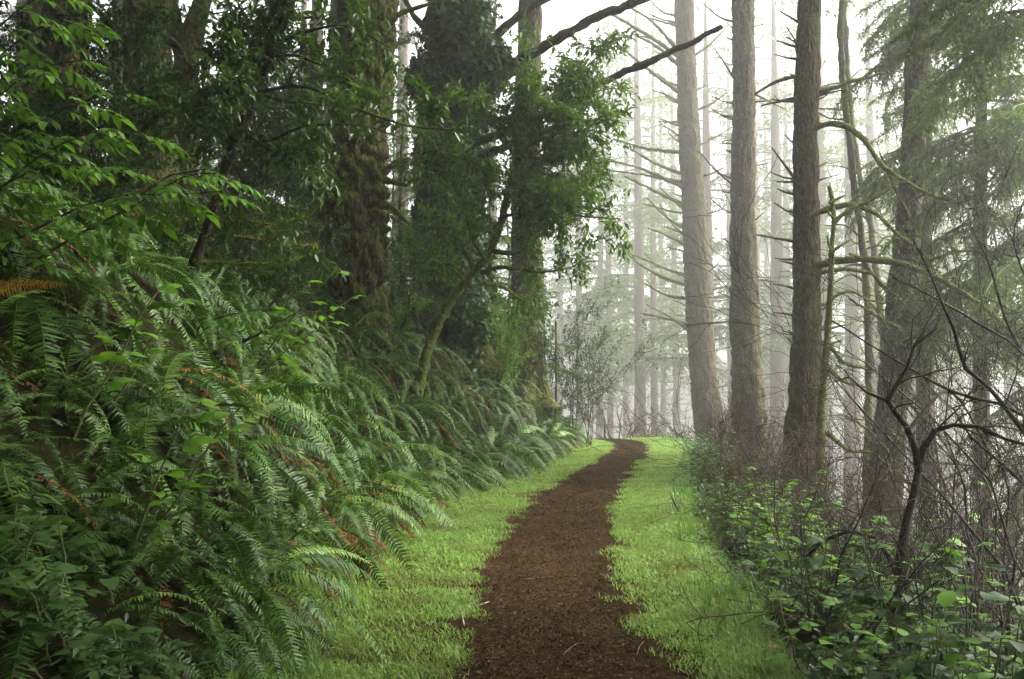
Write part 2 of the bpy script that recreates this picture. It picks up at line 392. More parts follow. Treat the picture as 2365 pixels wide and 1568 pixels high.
# grass blades: short mown turf, thinner at the path's edge
def turf(n, side, seed):
    g = np.random.default_rng(seed)
    y = 4.5 + 36 * g.random(n) ** 1.75
    s = g.random(n)
    if side < 0: a, b = XL(y) - .25, PL(y) + .22
    else: a, b = XR(y) + .25, PR(y) - .22
    x = a + (b - a) * s
    din = (PL(y) - x) if side < 0 else (x - PR(y))                     # >0 on the grass
    dout = (x - XL(y)) if side < 0 else (XR(y) - x)
    pn = n2(x, y, 2.2, 21) * .6 + n2(x, y, 6, 22) * .4
    keep = g.random(n) < np.clip((din + .05 + .6 * (pn - .50)) / .30, 0, 1) * np.clip(.55 + 1.5 * (pn - .3), .12, 1)
    bare = n2(x, y, 1.1, 23) * .5 + n2(x, y, 3.5, 24) * .5
    thin = np.clip((10.5 - y) / 4, 0, 1) * (1.0 if side < 0 else .45)
    keep &= g.random(n) > (thin + .25) * np.clip((bare - .45) * 5, 0, .62)
    x, y, dout, pn = x[keep], y[keep], dout[keep], pn[keep]; n = len(x)
    z = hgt(x, y) + .012
    tall = np.clip(1 - dout / .35, 0, 1)
    h = (.014 + .026 * g.random(n) + .026 * pn) * (1 + 1.6 * tall * g.random(n)) * (1 + y / 60)
    az = g.random(n) * 2 * math.pi; ln = .35 + .9 * g.random(n)
    dv = np.stack([np.cos(az) * ln, np.sin(az) * ln, np.ones(n)], -1); dv /= np.linalg.norm(dv, axis=1, keepdims=True)
    sd = np.stack([-np.sin(az), np.cos(az), np.zeros(n)], -1)
    w = (.0024 + .0024 * g.random(n)) * (1 + y / 9)
    p0 = np.stack([x, y, z], -1); p1 = p0 + dv * h[:, None] * .6; tip = p1 + (dv * [1.5, 1.5, .35]) * h[:, None] * .55
    v = np.stack([p0 - sd * w[:, None] * .5, p0 + sd * w[:, None] * .5, p1 + sd * w[:, None] * .45, p1 - sd * w[:, None] * .45, tip], 1)
    return v.reshape(-1, 3), n
mb = MB()
for side, n, sd in ((-1, 230000, 31), (1, 180000, 32)):
    v, k = turf(n, side, sd); b = np.arange(k)[:, None] * 5
    mb.add(v, b + [0, 1, 2, 3], b + [3, 2, 4])
tag(mb.build('grass', M['grass']), 'short bright green grass growing along both sides of the path', 'grass', kind='stuff')

# longer grass at the outer edges of the verges
def tallgrass(mb, x, y, g, h0=.18):
    n = len(x); az = g.random(n) * 6.283; dv = np.stack([np.cos(az), np.sin(az), np.zeros(n)], -1)
    sd = np.stack([-np.sin(az), np.cos(az), np.zeros(n)], -1)
    h = h0 * (.5 + g.random(n)); ln = h * (.2 + .9 * g.random(n)); w = .005 * (1 + y / 12)
    p0 = np.stack([x, y, hgt(x, y)], -1); rows = []
    for t in (0, .4, .75, 1):
        c = p0 + dv * (ln * t ** 2)[:, None]; c[:, 2] += h * (t * 1.15 - .45 * t ** 3 * (ln / h))
        ww = (w * (1 - t) ** .6)[:, None]
        rows += [c - sd * ww / 2, c + sd * ww / 2]
    v = np.stack(rows, 1).reshape(-1, 3); b = np.arange(n)[:, None] * 8
    mb.add(v, np.vstack([b + [0, 1, 3, 2], b + [2, 3, 5, 4], b + [4, 5, 7, 6]]))
mb = MB()
n = 5200; y = 4.5 + 28 * g.random(n) ** 1.6
m = n2(y, y * 0, 1.3, 44); k = g.random(n) < np.clip((m - .3) * 3, .1, 1)
tallgrass(mb, (XR(y) - .15 + .5 * g.random(n))[k], y[k], g, .2)
n = 2600; y = 4.5 + 28 * g.random(n) ** 1.6; tallgrass(mb, XL(y) + .12 - .45 * g.random(n), y, g, .17)
tag(mb.build('grass', M['tallgrass']), 'longer uncut grass along the outer edges of the verges', 'grass', kind='stuff')

# ------------------------------------------------------------------ ferns
def frond_mesh(name, mat, e0, e1, seed, L=1.0, np_=42, wid=.118, sway=.12, gap=0.0):
    g = np.random.default_rng(seed); n = 40
    s = np.linspace(0, 1, n); el = R(e0) + (R(e1) - R(e0)) * s ** .85
    st = L / (n - 1)
    yaw = sway * (s ** 1.5) * g.choice([-1, 1])
    dx = np.cos(el) * np.cos(yaw); dy = np.cos(el) * np.sin(yaw); dz = np.sin(el)
    p = np.stack([np.cumsum(dx), np.cumsum(dy), np.cumsum(dz)], -1) * st; p -= p[0]
    tg = np.stack([dx, dy, dz], -1)
    sd = np.stack([-np.sin(yaw), np.cos(yaw), 0 * yaw], -1)
    tw = g.normal() * .35
    nr = np.cross(tg, sd); sd = sd * math.cos(tw) + nr * math.sin(tw); nr = np.cross(tg, sd)
    mb = MB()
    k = np.arange(0, n, 4); tube(mb, p[k], np.linspace(.0055, .0015, len(k)) * L, 3, cap=False)
    t = np.linspace(.10, .985, np_)
    for sg in (-1, 1):
        tt = t + (g.random(np_) - .5) * .008
        c = np.stack([np.interp(tt, s, p[:, a]) for a in range(3)], -1)
        T = np.stack([np.interp(tt, s, tg[:, a]) for a in range(3)], -1)
        S = np.stack([np.interp(tt, s, sd[:, a]) for a in range(3)], -1) * sg
        Nn = np.stack([np.interp(tt, s, nr[:, a]) for a in range(3)], -1)
        ln = wid * L * np.minimum(1, .45 + 2.6 * (tt - .1)) * np.clip(1.04 - tt, .02, 1) ** .62 * (1 + .12 * g.normal(size=np_))
        if gap: ln = np.where(g.random(np_) < gap, ln * .25, ln)
        w = (.0165 * L * (ln / (wid * L)) ** .35)
        dr = .10 + .22 * g.random(np_)
        D = S + T * (.18 + .35 * tt + .08 * g.normal(size=np_))[:, None] - Nn * (-.05 + dr)[:, None] * np.sign(1)
        D /= np.linalg.norm(D, axis=1, keepdims=True)
        ln, w = ln[:, None], w[:, None]
        v = np.stack([c - T * w * .35, c + T * w * .5, c + D * ln * .45 + T * w * .55, c + D * ln * .42 - T * w * .45, c + D * ln - Nn * ln * .12], 1)
        b = np.arange(np_)[:, None] * 5
        mb.add(v.reshape(-1, 3), b + [0, 1, 2, 3], b + [3, 2, 4])
    return mb.mesh(name, mat)

FR = {'low': [], 'mid': [], 'up': [], 'dead': [], 'young': []}
for k in range(4):
    FR['low'].append(frond_mesh('frond', M['fern'], 40 - 6 * k, -70 - 6 * k, 100 + k))
    FR['mid'].append(frond_mesh('frond', M['fern'], 62 - 6 * k, -60 - 7 * k, 110 + k, wid=.125))
    FR['up'].append(frond_mesh('frond', M['fern'], 80 - 4 * k, -30 - 12 * k, 120 + k, wid=.118))
    FR['mid'].append(frond_mesh('frond', M['fern'], 55 - 8 * k, -50 - 12 * k, 160 + k, wid=.085 + .012 * k, sway=.35, gap=.06 * k))
    FR['low'].append(frond_mesh('frond', M['fern'], 30 - 5 * k, -60 - 9 * k, 170 + k, wid=.12 - .012 * k, sway=.4, gap=.05 * k))
for k in range(3):
    FR['dead'].append(frond_mesh('frond', M['ferndead'], 18 - 12 * k, -70 - 5 * k, 130 + k, wid=.06, gap=.35))
FR['young'] = [frond_mesh('frond', M['fernyoung'], 70, -20, 140), frond_mesh('frond', M['fernyoung'], 50, -30, 141)]

NF = 0
def fern(x, y, size, label, group, seed, n=14, dead=.12, young=.0, slope=None, name='sword_fern'):
    global NF
    rg = random.Random(seed)
    e = .25
    gx = (gz(x + e, y) - gz(x - e, y)) / (2 * e); gy = (gz(x, y + e) - gz(x, y - e)) / (2 * e)
    down = math.atan2(-gy, -gx); steep = min(1.0, math.hypot(gx, gy) / .7)
    t = thing(name, (x, y, gz(x, y) - .02), label, 'fern', group)
    for k in range(n):
        az = down + math.pi * 2 * (k + rg.random() * .8) / n
        off = (az - down + math.pi) % (2 * math.pi) - math.pi
        az = down + off * (1 - .12 * steep)
        dn = math.cos(off) * steep
        r = rg.random()
        if r < dead: kind = 'dead'
        elif r < dead + young: kind = 'young'
        else: kind = ('low' if dn > .35 and rg.random() < .65 else 'up' if dn < -.2 or rg.random() < .25 else 'mid')
        sc = size * (.6 + .65 * rg.random()) * (1 + .18 * dn)
        tl = .34 * dn + .16 * rg.gauss(0, 1)
        m = rg.choice(FR[kind])
        o = link('frond', m, t, (rg.gauss(0, .02), rg.gauss(0, .02), .0), (rg.gauss(0, .2), tl, az), sc)
        NF += 1
    return t

g = np.random.default_rng(5)
spots = []
def try_spot(x, y, mind):
    for a, b, r in spots:
        if (a - x) ** 2 + (b - y) ** 2 < (mind) ** 2: return False
    spots.append((x, y, mind)); return True
# the edge row first, then up the bank
y = 3.6
while y < 34:
    t = .28 + .25 * g.random(); x = float(XL(np.array([y]))[0]) - t
    try_spot(x, y, .36); y += .38 + .3 * g.random()
for _ in range(9000):
    y = 3.2 + 33 * g.random() ** 1.3; t = .4 + 7.5 * g.random() ** 1.25
    x = float(XL(np.array([y]))[0]) - t
    if x / y < -.60 : continue
    try_spot(x, y, .37 + .010 * y + .03 * t)
    if len(spots) >= 300: break
for k, (x, y, r) in enumerate(spots):
    if y < 5.3 and x / y > -.56: continue
    t = float(XL(np.array([y]))[0]) - x
    if t < .7:
        lab, gr = ('drooping green sword fern on the foot of the bank, hanging over the grass edge', 'ferns along the grass edge') if y > 9 else ('big drooping sword fern with browned lower fronds beside the short grass', 'near ferns along the grass edge')
        dd, nn = (.42 if y < 12 else .24), 19
    elif y > 20: lab, gr, dd, nn = 'small green sword fern high on the hazy far end of the bank', 'ferns on the far bank', .12, 11
    elif t > 3.2: lab, gr, dd, nn = 'shaded sword fern high up the bank under the old trees', 'ferns under the old trees', .08, 11
    else: lab, gr, dd, nn = 'green sword fern with long arching fronds on the open bank slope', 'ferns on the open bank', .12, 18
    fern(x, y, (.98 if t < .8 and y > 8 else .80) + .36 * random.random(), lab, gr, 1000 + k, nn, dd, .04 if random.random() < .4 else 0)
open('/tmp/n.txt','w').write(str(len(spots)))
# ferns on the right-hand slope, below the grass
for k, (px, py) in enumerate([(1625,1290),(1790,1440),(1720,1385),(1850,1500),(1890,1420),(1960,1480),(1690,1250),(1660,1180),(2010,1530),(1760,1520)]):
    x, y = G(px, py); x += .25
    fern(x, y, .42 + .2 * random.random(), 'small sword fern under the bushes below the path edge', 'ferns on the lower slope', 3000 + k, 10, .1)

# fronds past counting, filling the gaps
def carpet(n, fx, seed, lab):
    g = np.random.default_rng(seed); x, y = fx(g, n); pool = []
    for m in FR['low'] + FR['mid'] + FR['dead'][:1]:
        v = np.empty(len(m.vertices) * 3, np.float32); m.vertices.foreach_get('co', v)
        pl = [tuple(p.vertices) for p in m.polygons]
        pool.append((v.reshape(-1, 3).astype(float), np.array([p for p in pl if len(p) == 4]), np.array([p for p in pl if len(p) == 3])))
    mb = MB(); z = hgt(x, y); e = .2
    gx = (hgt(x + e, y) - hgt(x - e, y)) / (2 * e); gy = (hgt(x, y + e) - hgt(x, y - e)) / (2 * e)
    for k in range(n):
        v, q, t = pool[g.integers(len(pool))]; az = math.atan2(-gy[k], -gx[k]) + g.normal() * 1.1; c, s = math.cos(az), math.sin(az)
        sc = .55 + .45 * g.random(); tl = -.3 + .2 * g.normal(); ct, st = math.cos(-tl), math.sin(-tl)
        w = v @ np.array([[ct, 0, st], [0, 1, 0], [-st, 0, ct]]).T @ np.array([[c, -s, 0], [s, c, 0], [0, 0, 1]]).T * sc + [x[k], y[k], z[k] + .05]
        mb.add(w, q, t)
    tag(mb.build('fern_carpet', M['fern']), lab, 'ferns', kind='stuff')
def fx_bank(g, n):
    y = 4.4 + 29 * g.random(n) ** 1.7; return XL(y) - .4 - 6.0 * g.random(n) ** 1.2, y
carpet(1000, fx_bank, 55, 'low crowded fern fronds filling the gaps on the bank')

# the single orange frond, far left
oq = P(-45, 668, 6.4); og = gz(oq[0], oq[1])
t = thing('dead_fern', (oq[0], oq[1], og), 'rusty orange dead fern with one long frond among green ferns', 'fern')
om = [frond_mesh('frond', M['fernorange'], 14, -8, 150, wid=.15, np_=26, sway=.05), frond_mesh('frond', M['ferndead'], 40, -50, 151, wid=.09, np_=26)]
link('frond', om[0], t, (0, 0, oq[2] - og), (1.0, 0, R(-6)), .60)
link('frond', om[1], t, (0, 0, .0), (0, 0, R(-40)), .6)
mb = MB(); tube(mb, [[oq[0] - .05, oq[1], og - .05], [oq[0] - .03, oq[1], (og + oq[2]) / 2], [oq[0], oq[1], oq[2]], [oq[0] + .08, oq[1], oq[2] + .01]], [.006, .005, .004, .003], 5); mb.build('stem', M['brown'], t)
# browned ferns along the grass edge
for k, (py, dt) in enumerate([(1330,.25),(1270,.3),(1215,.35),(1400,.3),(1480,.35),(1180,.5),(1300,.8),(1130,.4)]):
    y = G(800, py)[1]; x = float(XL(np.array([y]))[0]) - dt
    fern(x, y, .62 + .3 * random.random(), 'withered reddish-brown fern collapsed over the grass edge of the bank', 'withered ferns at the grass edge', 3100 + k, 13, .72)

# ------------------------------------------------------------------ leafy ground cover between the ferns
g = np.random.default_rng(77)
def cover(name, lab, n, fx, seed, L=.05, lift=.22):
    g = np.random.default_rng(seed); x, y = fx(g, n)
    cl = n2(x, y, 1.9, 60) ; k = g.random(len(x)) < np.clip((cl - .25) * 2.2, .1, 1); x, y = x[k], y[k]; n = len(x)
    pos = np.stack([x, y, hgt(x, y) + lift * g.random(n) ** 1.2 * (.4 + n2(x, y, 1.1, 61) * 1.6)], -1)
    d = rdir(g, n); d[:, 2] = d[:, 2] * .4 - .15; up = rdir(g, n) * .5 + [0, 0, 1.0]
    mb = MB(); leaves(mb, pos, d, up, L * (.5 + g.random(n)) * (1 + y / 40), L * .5 * (.6 + .5 * g.random(n)) * (1 + y / 40))
    return tag(mb.build(name, M['litter']), lab, 'ground cover', kind='stuff')
def fx_left(g, n):
    y = 3.5 + 34 * g.random(n) ** 1.4; t = 9 * g.random(n) ** 1.2; return XL(y) - .15 - t, y
def fx_right(g, n):
    y = 4.5 + 34 * g.random(n) ** 1.5; t = 7 * g.random(n) ** 1.4; return XR(y) + .15 + t, y
cover('ground_cover', 'low leafy undergrowth between the ferns on the bank', 70000, fx_left, 78, .055, .45)
cover('ground_cover', 'low leafy undergrowth on the slope below the path', 34000, fx_right, 79, .05, .35)

# ------------------------------------------------------------------ conifers
def dead_branch_mesh(name, seed, mat, L=1.0, r=.022, rise=.5, curl=.2, twigs=2):
    g = np.random.default_rng(seed); n = 9; s = np.linspace(0, 1, n)
    el = rise + curl * (s - .5) + .10 * g.normal(size=n).cumsum() * .5
    yaw = .12 * g.normal(size=n).cumsum()
    st = L / (n - 1)
    p = np.stack([np.cumsum(np.cos(el) * np.cos(yaw)), np.cumsum(np.cos(el) * np.sin(yaw)), np.cumsum(np.sin(el))], -1) * st; p -= p[0]
    mb = MB(); tube(mb, p, np.interp(s, [0, .12, 1], [r * 1.5, r, r * .38]), 7, .16, seed)
    for k in range(twigs):
        i = g.integers(3, n - 1); d = p[i] - p[i - 1]; d /= np.linalg.norm(d); d = d + g.normal(size=3) * .55 + [0, 0, .2]; d /= np.linalg.norm(d)
        l = L * (.12 + .2 * g.random()); q = np.stack([p[i], p[i] + d * l * .5, p[i] + d * l + [0, 0, l * .12]])
        tube(mb, q, [r * .45, r * .33, r * .15], 5, .1, seed + k)
    return mb.mesh(name, mat, smooth=True)
DB = [dead_branch_mesh('branch', 200 + k, M['limb'], rise=[.45, .25, .6, .1, .35, .5][k], curl=[.2, .3, -.5, .2, .5, -.2][k], twigs=[1, 2, 1, 3, 0, 2][k]) for k in range(6)]
DBF = [dead_branch_mesh('branch', 220 + k, M['bark_far'], rise=[.15, .3, -.1, .05][k], curl=[.2, -.2, .4, .5][k], twigs=4, r=.014) for k in range(4)]

def bough_mesh(mb, g, L, droop, card, step, twl=.38, mtx=None, both=True):
    n = 14; s = np.linspace(0, 1, n); el = .15 - droop * s ** 1.3
    yaw = .06 * g.normal(size=n).cumsum(); st = L / (n - 1)
    p = np.stack([np.cumsum(np.cos(el) * np.cos(yaw)), np.cumsum(np.cos(el) * np.sin(yaw)), np.cumsum(np.sin(el))], -1) * st; p -= p[0]
    rad = np.linspace(.016, .004, n) * L
    pos = []; dr = []
    nt = int(L / step)
    for k in range(nt):
        t = .16 + .84 * (k + g.random()) / nt; c = np.array([np.interp(t, s, p[:, a]) for a in range(3)])
        for sg in (-1, 1):
            l = L * twl * (1.06 - t) ** .75 * (.6 + .7 * g.random()); m = max(2, int(l / (card * .42)))
            u = (np.arange(m) + g.random(m)) / m
            a = sg * (1.05 + .25 * g.normal()); dz = -.12 - .35 * droop * g.random()
            dirv = np.array([math.cos(a), math.sin(a), 0])
            q = c + dirv * (u * l)[:, None]; q[:, 2] += dz * l * u + -.45 * l * u ** 2 * droop
            pos.append(q); dd = dirv + np.array([0, 0, dz - .5 * droop]) + g.normal(size=(m, 3)) * .55; dr.append(dd)
    pos = np.vstack(pos); dr = np.vstack(dr); N = len(pos)
    up = g.normal(size=(N, 3)) * .5 + [0, 0, 1]
    tmp = MB(); tube(tmp, p, rad, 4, cap=False); leaves(tmp, pos, dr, up, card * (.7 + .7 * g.random(N)), card * .34, .25)
    v = np.concatenate(tmp.v)
    if mtx is not None: v = v @ mtx[:3, :3].T + mtx[:3, 3]
    mb.add(v, np.concatenate(tmp.q), np.concatenate(tmp.t))
BO = []
for k in range(5):
    mb = MB(); bough_mesh(mb, np.random.default_rng(300 + k), 1.0, [.5, .8, .35, 1.0, .65][k], .042, .030, .42); BO.append(mb.mesh('bough', M['needle']))

def crown_mesh(seed, h, rad, nb, top=True):
    g = np.random.default_rng(seed); mb = MB()
    for k in range(nb):
        t = (k + g.random()) / nb; az = g.random() * 6.283
        L = rad * ((1 - t) ** .7 * .85 + .12) * (.6 + .6 * g.random()) + .3
        c, s = math.cos(az), math.sin(az); m = np.eye(4); m[:3, :3] = np.array([[c, -s, 0], [s, c, 0], [0, 0, 1]]); m[2, 3] = t * h
        bough_mesh(mb, g, L, .4 + .5 * g.random(), .20, .26, .36, m)
    return mb.mesh('crown', M['needle'])
CR = [crown_mesh(400, 16, 3.4, 60), crown_mesh(401, 18, 3.0, 66), crown_mesh(402, 14, 3.8, 56)]

CRD = []  # crowns above the view, made extra dense to block sky light over the bank
for k in range(2):
    g = np.random.default_rng(420 + k); mb = MB(); nb = 150
    for j in range(nb):
        t = (j + g.random()) / nb; az = g.random() * 6.283; L = 4.6 * ((1 - t) ** .6 * .9 + .1) * (.6 + .6 * g.random()) + .3
        c, s = math.cos(az), math.sin(az); m = np.eye(4); m[:3, :3] = np.array([[c, -s, 0], [s, c, 0], [0, 0, 1]]); m[2, 3] = t * 14
        bough_mesh(mb, g, L, .4 + .5 * g.random(), .46, .26, .42, m)
    CRD.append(mb.mesh('crown', M['needle']))

def conifer(name, cl, d, label, group=None, mat='bark_red', top=30.0, sides=64, amp=.11, kx=9, kz=3.0, seed=0, crown=0, crown_z=None, flare=.5, lump=.0, ring=.1, dense=False):
    """cl: centre line (px, py, width px) from the base upwards, all at depth d"""
    pts = [P(a, b, d) for a, b, w in cl]; rad = [w / F * d / 2 for a, b, w in cl]
    x, y = pts[0][0], pts[0][1]; z = gz(x, y)
    if pts[0][2] - z > .15: pts.insert(0, np.array([x, y, z - .25])); rad.insert(0, rad[0] * 1.08)
    else: pts[0][2] = z - .25
    zt = pts[-1][2]
    dv = (pts[-1] - pts[-2]); dv = dv / max(.2, dv[2]) 
    dv = np.clip(dv, -.06, 1)
    hh = top - zt
    pts += [pts[-1] + dv * hh * .45, pts[-1] + dv * hh]; rad += [rad[-1] * .72, rad[-1] * .18]
    pts[-1][0] = pts[-2][0]
    t = thing(name, (x, y, z), label, 'tree', group)
    trunk('trunk', t, pts, rad, M[mat], sides, ring, amp, kx, kz, seed, flare, .6, lump)
    cz = 1.62 + .39 * d + (5.2 if dense else 3.5)
    if dense: top = cz + 13
    o = link('crown', CRD[crown % 2] if dense else CR[crown % 3], t, (pts[-2][0] - x, pts[-2][1] - y, cz - z), (0, 0, seed * 1.3), (1.3, 1.3, (top - cz) / 14.0) if dense else (1, 1, (top - cz) / 16.0))
    t['_d'] = d
    return t, cl

def on_trunk(cl, py, side, d):
    c = sorted(cl, key=lambda q: q[1]); yy = [q[1] for q in c]
    return P(np.interp(py, yy, [q[0] for q in c]) + side * .36 * np.interp(py, yy, [q[2] for q in c]), py, d)

def limb(parent, pts, r0, r1, mat='limb', name='branch', sides=8, moss=0, seed=0, step=.12):
    q = resample(np.asarray(pts, float), step); n = len(q)
    g = np.random.default_rng(seed + 17)
    q[1:-1] += g.normal(size=(max(0, n - 2), 3)) * r0 * .10
    rr = np.linspace(r0, r1, n) * (1 + .10 * g.normal(size=n)); rr[0] = r0 * 1.25
    mb = MB(); tube(mb, q, rr, sides, .10, seed)
    o = mb.build(name, M[mat], parent, smooth=True)
    if moss:
        m = int(moss * n); i = g.integers(0, n, m); a = rdir(g, m); a[:, 2] = np.abs(a[:, 2]) * .6 + a[:, 2] * .4
        pos = q[i] + a * rr[i][:, None] * .85 + g.normal(size=(m, 3)) * [.02, .02, .004]
        dv = a * .6 + g.normal(size=(m, 3)) * .5 + [0, 0, -.35]
        mm = MB(); leaves(mm, pos, dv, rdir(g, m), .03 + .05 * g.random(m), .008 + .008 * g.random(m))
        k = mm.build('moss', M['moss'], o, origin=tuple(parent.location)); k['kind'] = 'stuff'
    return o, q, rr

def dead_branches(t, cl, d, items, seed=0, rk=1.0):
    """items: (py on trunk, side -1/1, length in px, rise slope)"""
    rg = random.Random(seed)
    for k, (py, side, L, rise) in enumerate(items):
        p = on_trunk(cl, py, side, d); lm = L / F * d
        yaw = rg.uniform(-.65, .65)
        ex = np.array([side * math.cos(yaw), math.sin(yaw) * 1.0, 0])
        e1 = p + ex * lm * .5 + [0, rg.uniform(-.1, .1) * lm, lm * rise * rg.uniform(.2, .65)]; e2 = p + ex * lm + [0, 0, lm * rise]
        r0 = (.018 + .012 * lm) * rk * rg.uniform(.8, 1.25)
        o, q, rr = limb(t, [p, e1, e2], r0, r0 * .42, 'limb', 'branch', 7, 0, seed + k, .16)
        if rg.random() < .75 and len(q) > 4:
            j = rg.randrange(2, len(q) - 1)
            mb = MB(); dv = np.array([side * .6, rg.uniform(-.4, .4), rg.uniform(.1, .8)]) * lm * .25
            tube(mb, [q[j], q[j] + dv * .6, q[j] + dv], [r0 * .5, r0 * .4, r0 * .2], 5, .1, k)
            mb.build('twig', M['limb'], o, origin=tuple(t.location), smooth=True)

# --- right: the three tall trunks beside the path
c1 = [(1640,1130,74),(1638,1000,66),(1622,850,58),(1612,700,56),(1606,560,54),(1598,420,50),(1590,280,47),(1583,130,44),(1578,-60,42)]
t1, _ = conifer('conifer_tree', c1, 46, 'tall pale grey conifer with many bare branches on one side, next to the path bend', mat='bark_red', seed=1, crown=0, top=31, lump=.05)
rg = random.Random(3)
it = [(y_ + rg.uniform(-22, 22), -1, rg.choice([rg.uniform(30, 80), rg.uniform(90, 200), rg.uniform(90, 200)]) * (1.0 if y_ < 500 else .8), rg.uniform(.05, .8)) for y_ in range(10, 760, 22)]
it += [(y_ + rg.uniform(-15, 15), 1, rg.uniform(30, 90), rg.uniform(.2, 1.0)) for y_ in range(120, 720, 75)]
dead_branches(t1, c1, 46, it, 10, 1.7)
c2 = [(1742,1160,98),(1737,1060,86),(1731,960,76),(1724,840,68),(1719,720,62),(1716,600,58),(1714,480,54),(1716,360,51),(1718,220,49),(1716,80,47),(1714,-60,46)]
t2, _ = conifer('conifer_tree', c2, 32, 'straight brown conifer trunk with thin curved dead twigs, between two other tall trunks', mat='bark_red', seed=2, crown=1, top=27, amp=.13, lump=.05)
dead_branches(t2, c2, 32, [(50,-1,75,.6),(95,-1,48,.15),(190,-1,70,.9),(240,-1,60,.35),(270,-1,62,.45),(333,-1,50,-.1),(430,-1,85,1.0),(415,-1,55,.6),(495,-1,70,.5),(560,-1,30,.4),(215,1,110,-.2),(60,1,45,.3),(110,1,40,.2),(420,1,20,.6),(590,-1,22,.3),(640,-1,25,.5),(690,-1,20,.2)] + [(rg.uniform(30, 800), rg.choice([-1, 1, 1]), rg.uniform(18, 60), rg.uniform(-.1, .8)) for _ in range(16)], 30, 1.15)
c3 = [(1850,1330,130),(1850,1200,104),(1853,1060,88),(1857,940,76),(1860,800,66),(1862,680,60),(1862,560,57),(1860,440,54),(1860,320,54),(1864,180,52),(1868,60,52),(1872,-60,50)]
t3, _ = conifer('conifer_tree', c3, 18.5, 'dark brown conifer trunk with mossy limbs arching out over the slope', mat='bark_red', seed=3, crown=2, top=25, amp=.13, lump=.05)
dead_branches(t3, c3, 18.5, [(55,-1,50,.6),(110,-1,55,.5),(120,-1,40,1.3),(225,-1,90,-.05),(235,-1,60,.2),(330,-1,28,.8),(415,-1,62,.35),(420,-1,60,1.3),(450,-1,45,.35),(560,-1,95,.25),(612,-1,45,.2),(668,-1,55,.25),(730,-1,50,.2),(770,-1,45,.1),(222,1,70,.2),(420,1,55,.2),(395,1,30,.7),(705,1,60,.05),(760,1,75,.15)] + [(rg.uniform(30, 850), rg.choice([-1, 1]), rg.uniform(18, 60), rg.uniform(-.1, .8)) for _ in range(16)], 50, 1.15)
def plimb(parent, px, d, r0, r1, mat='mosslimb', moss=0, seed=0, dd=None, name='branch'):
    n = len(px); ds = [d + (dd or 0) * k / (n - 1) for k in range(n)]
    return limb(parent, [P(a, b, e) for (a, b), e in zip(px, ds)], r0, r1, mat, name, 8, moss, seed)
plimb(t3, [(1872,300),(1905,288),(1950,292),(1995,325),(2040,385),(2100,425),(2160,455),(2200,462)], 18.4, .062, .022, moss=14, seed=61, dd=-1.5)
plimb(t3, [(1872,500),(1920,480),(1970,474),(2020,492),(2060,530),(2115,575)], 18.3, .055, .022, moss=16, seed=62, dd=-1.0)
plimb(t3, [(1880,615),(1940,602),(2010,598),(2090,612),(2180,650),(2260,700),(2330,760)], 18.3, .075, .028, moss=16, seed=63, dd=-1.5)
plimb(t3, [(1885,630),(1950,622),(2015,632)], 18.2, .045, .03, moss=16, seed=64)
plimb(t3, [(1875,212),(1920,205),(1965,188),(2040,170)], 18.4, .06, .02, 'limb', 4, 65)
plimb(t3, [(1742,218),(1790,190),(1830,178),(1862,180)], 18.6, .02, .05, 'limb', 4, 66)

# snag beside it: a leaning dead pole with mossy arms
b = base(1900, 17); s_ = thing('dead_snag', b, 'slim mossy dead pole with broken side arms leaning beside the dark conifer', 'tree')
o, q, rr = limb(s_, [b - [0, 0, .2], P(1893,1020,17), P(1903,860,17), P(1915,700,17), P(1922,560,17), P(1926,500,17), P(1918,455,17), P(1914,430,17)], .088, .04, 'mosslimb', 'trunk', 10, 10, 71)
for k, pp in enumerate([[(1924,515),(1960,485),(2010,462),(2060,432),(2105,408)], [(1914,470),(1935,458),(1950,452)], [(1922,590),(1912,560),(1910,545)], [(1920,580),(1945,565),(1965,552)], [(1915,800),(1950,838),(1990,850),(2030,856)], [(1912,850),(1945,880),(2000,895)], [(1908,1000),(1960,1040),(2010,1045),(2070,1090),(2090,1110)], [(1926,505),(1915,495),(1905,478)], [(1917,690),(1960,672),(2010,700),(2050,760)], [(1905,880),(1885,900),(1860,890)]]):
    plimb(s_, pp, 16.95, .042 if k in (0, 4, 5, 6) else .028, .014, moss=12, seed=72 + k)

# a rough leaning tree further down the slope
c5 = [(2030,1330,88),(2040,1150,80),(2052,1000,74),(2066,860,68),(2080,720,66),(2092,600,60),(2100,480,54),(2108,330,50),(2120,100,46),(2130,-60,42)]
t5, _ = conifer('conifer_tree', c5, 22, 'rough leaning conifer with crooked limbs, standing past the mossy dead pole', mat='bark_red', seed=5, crown=0, top=22, amp=.12, lump=.08, flare=.2)
for k, pp in enumerate([[(2080,700),(2020,640),(1990,600),(1960,585)],[(2075,760),(2010,720),(1960,690)],[(2070,800),(2140,760),(2200,740),(2260,748)],[(2090,640),(2150,600),(2230,580),(2330,600)],[(2060,900),(2110,940),(2170,1010),(2200,1060)],[(2062,940),(2120,915),(2200,905)],[(2055,1000),(2130,1060),(2200,1070),(2250,1075)],[(2050,1040),(2000,990),(1950,960)],[(2098,500),(2060,420),(2030,350)],[(2100,470),(2170,420),(2240,360),(2280,300),(2330,265)],[(2240,360),(2290,400),(2340,440)],[(2045,1090),(2130,1120),(2240,1080),(2330,1040)],[(2040,1180),(2110,1170),(2230,1110)]]):
    plimb(t5, pp, 21.6, .06 - .002 * k, .018, 'mosslimb' if k % 3 == 2 else 'limb', 5, 90 + k, dd=-1)

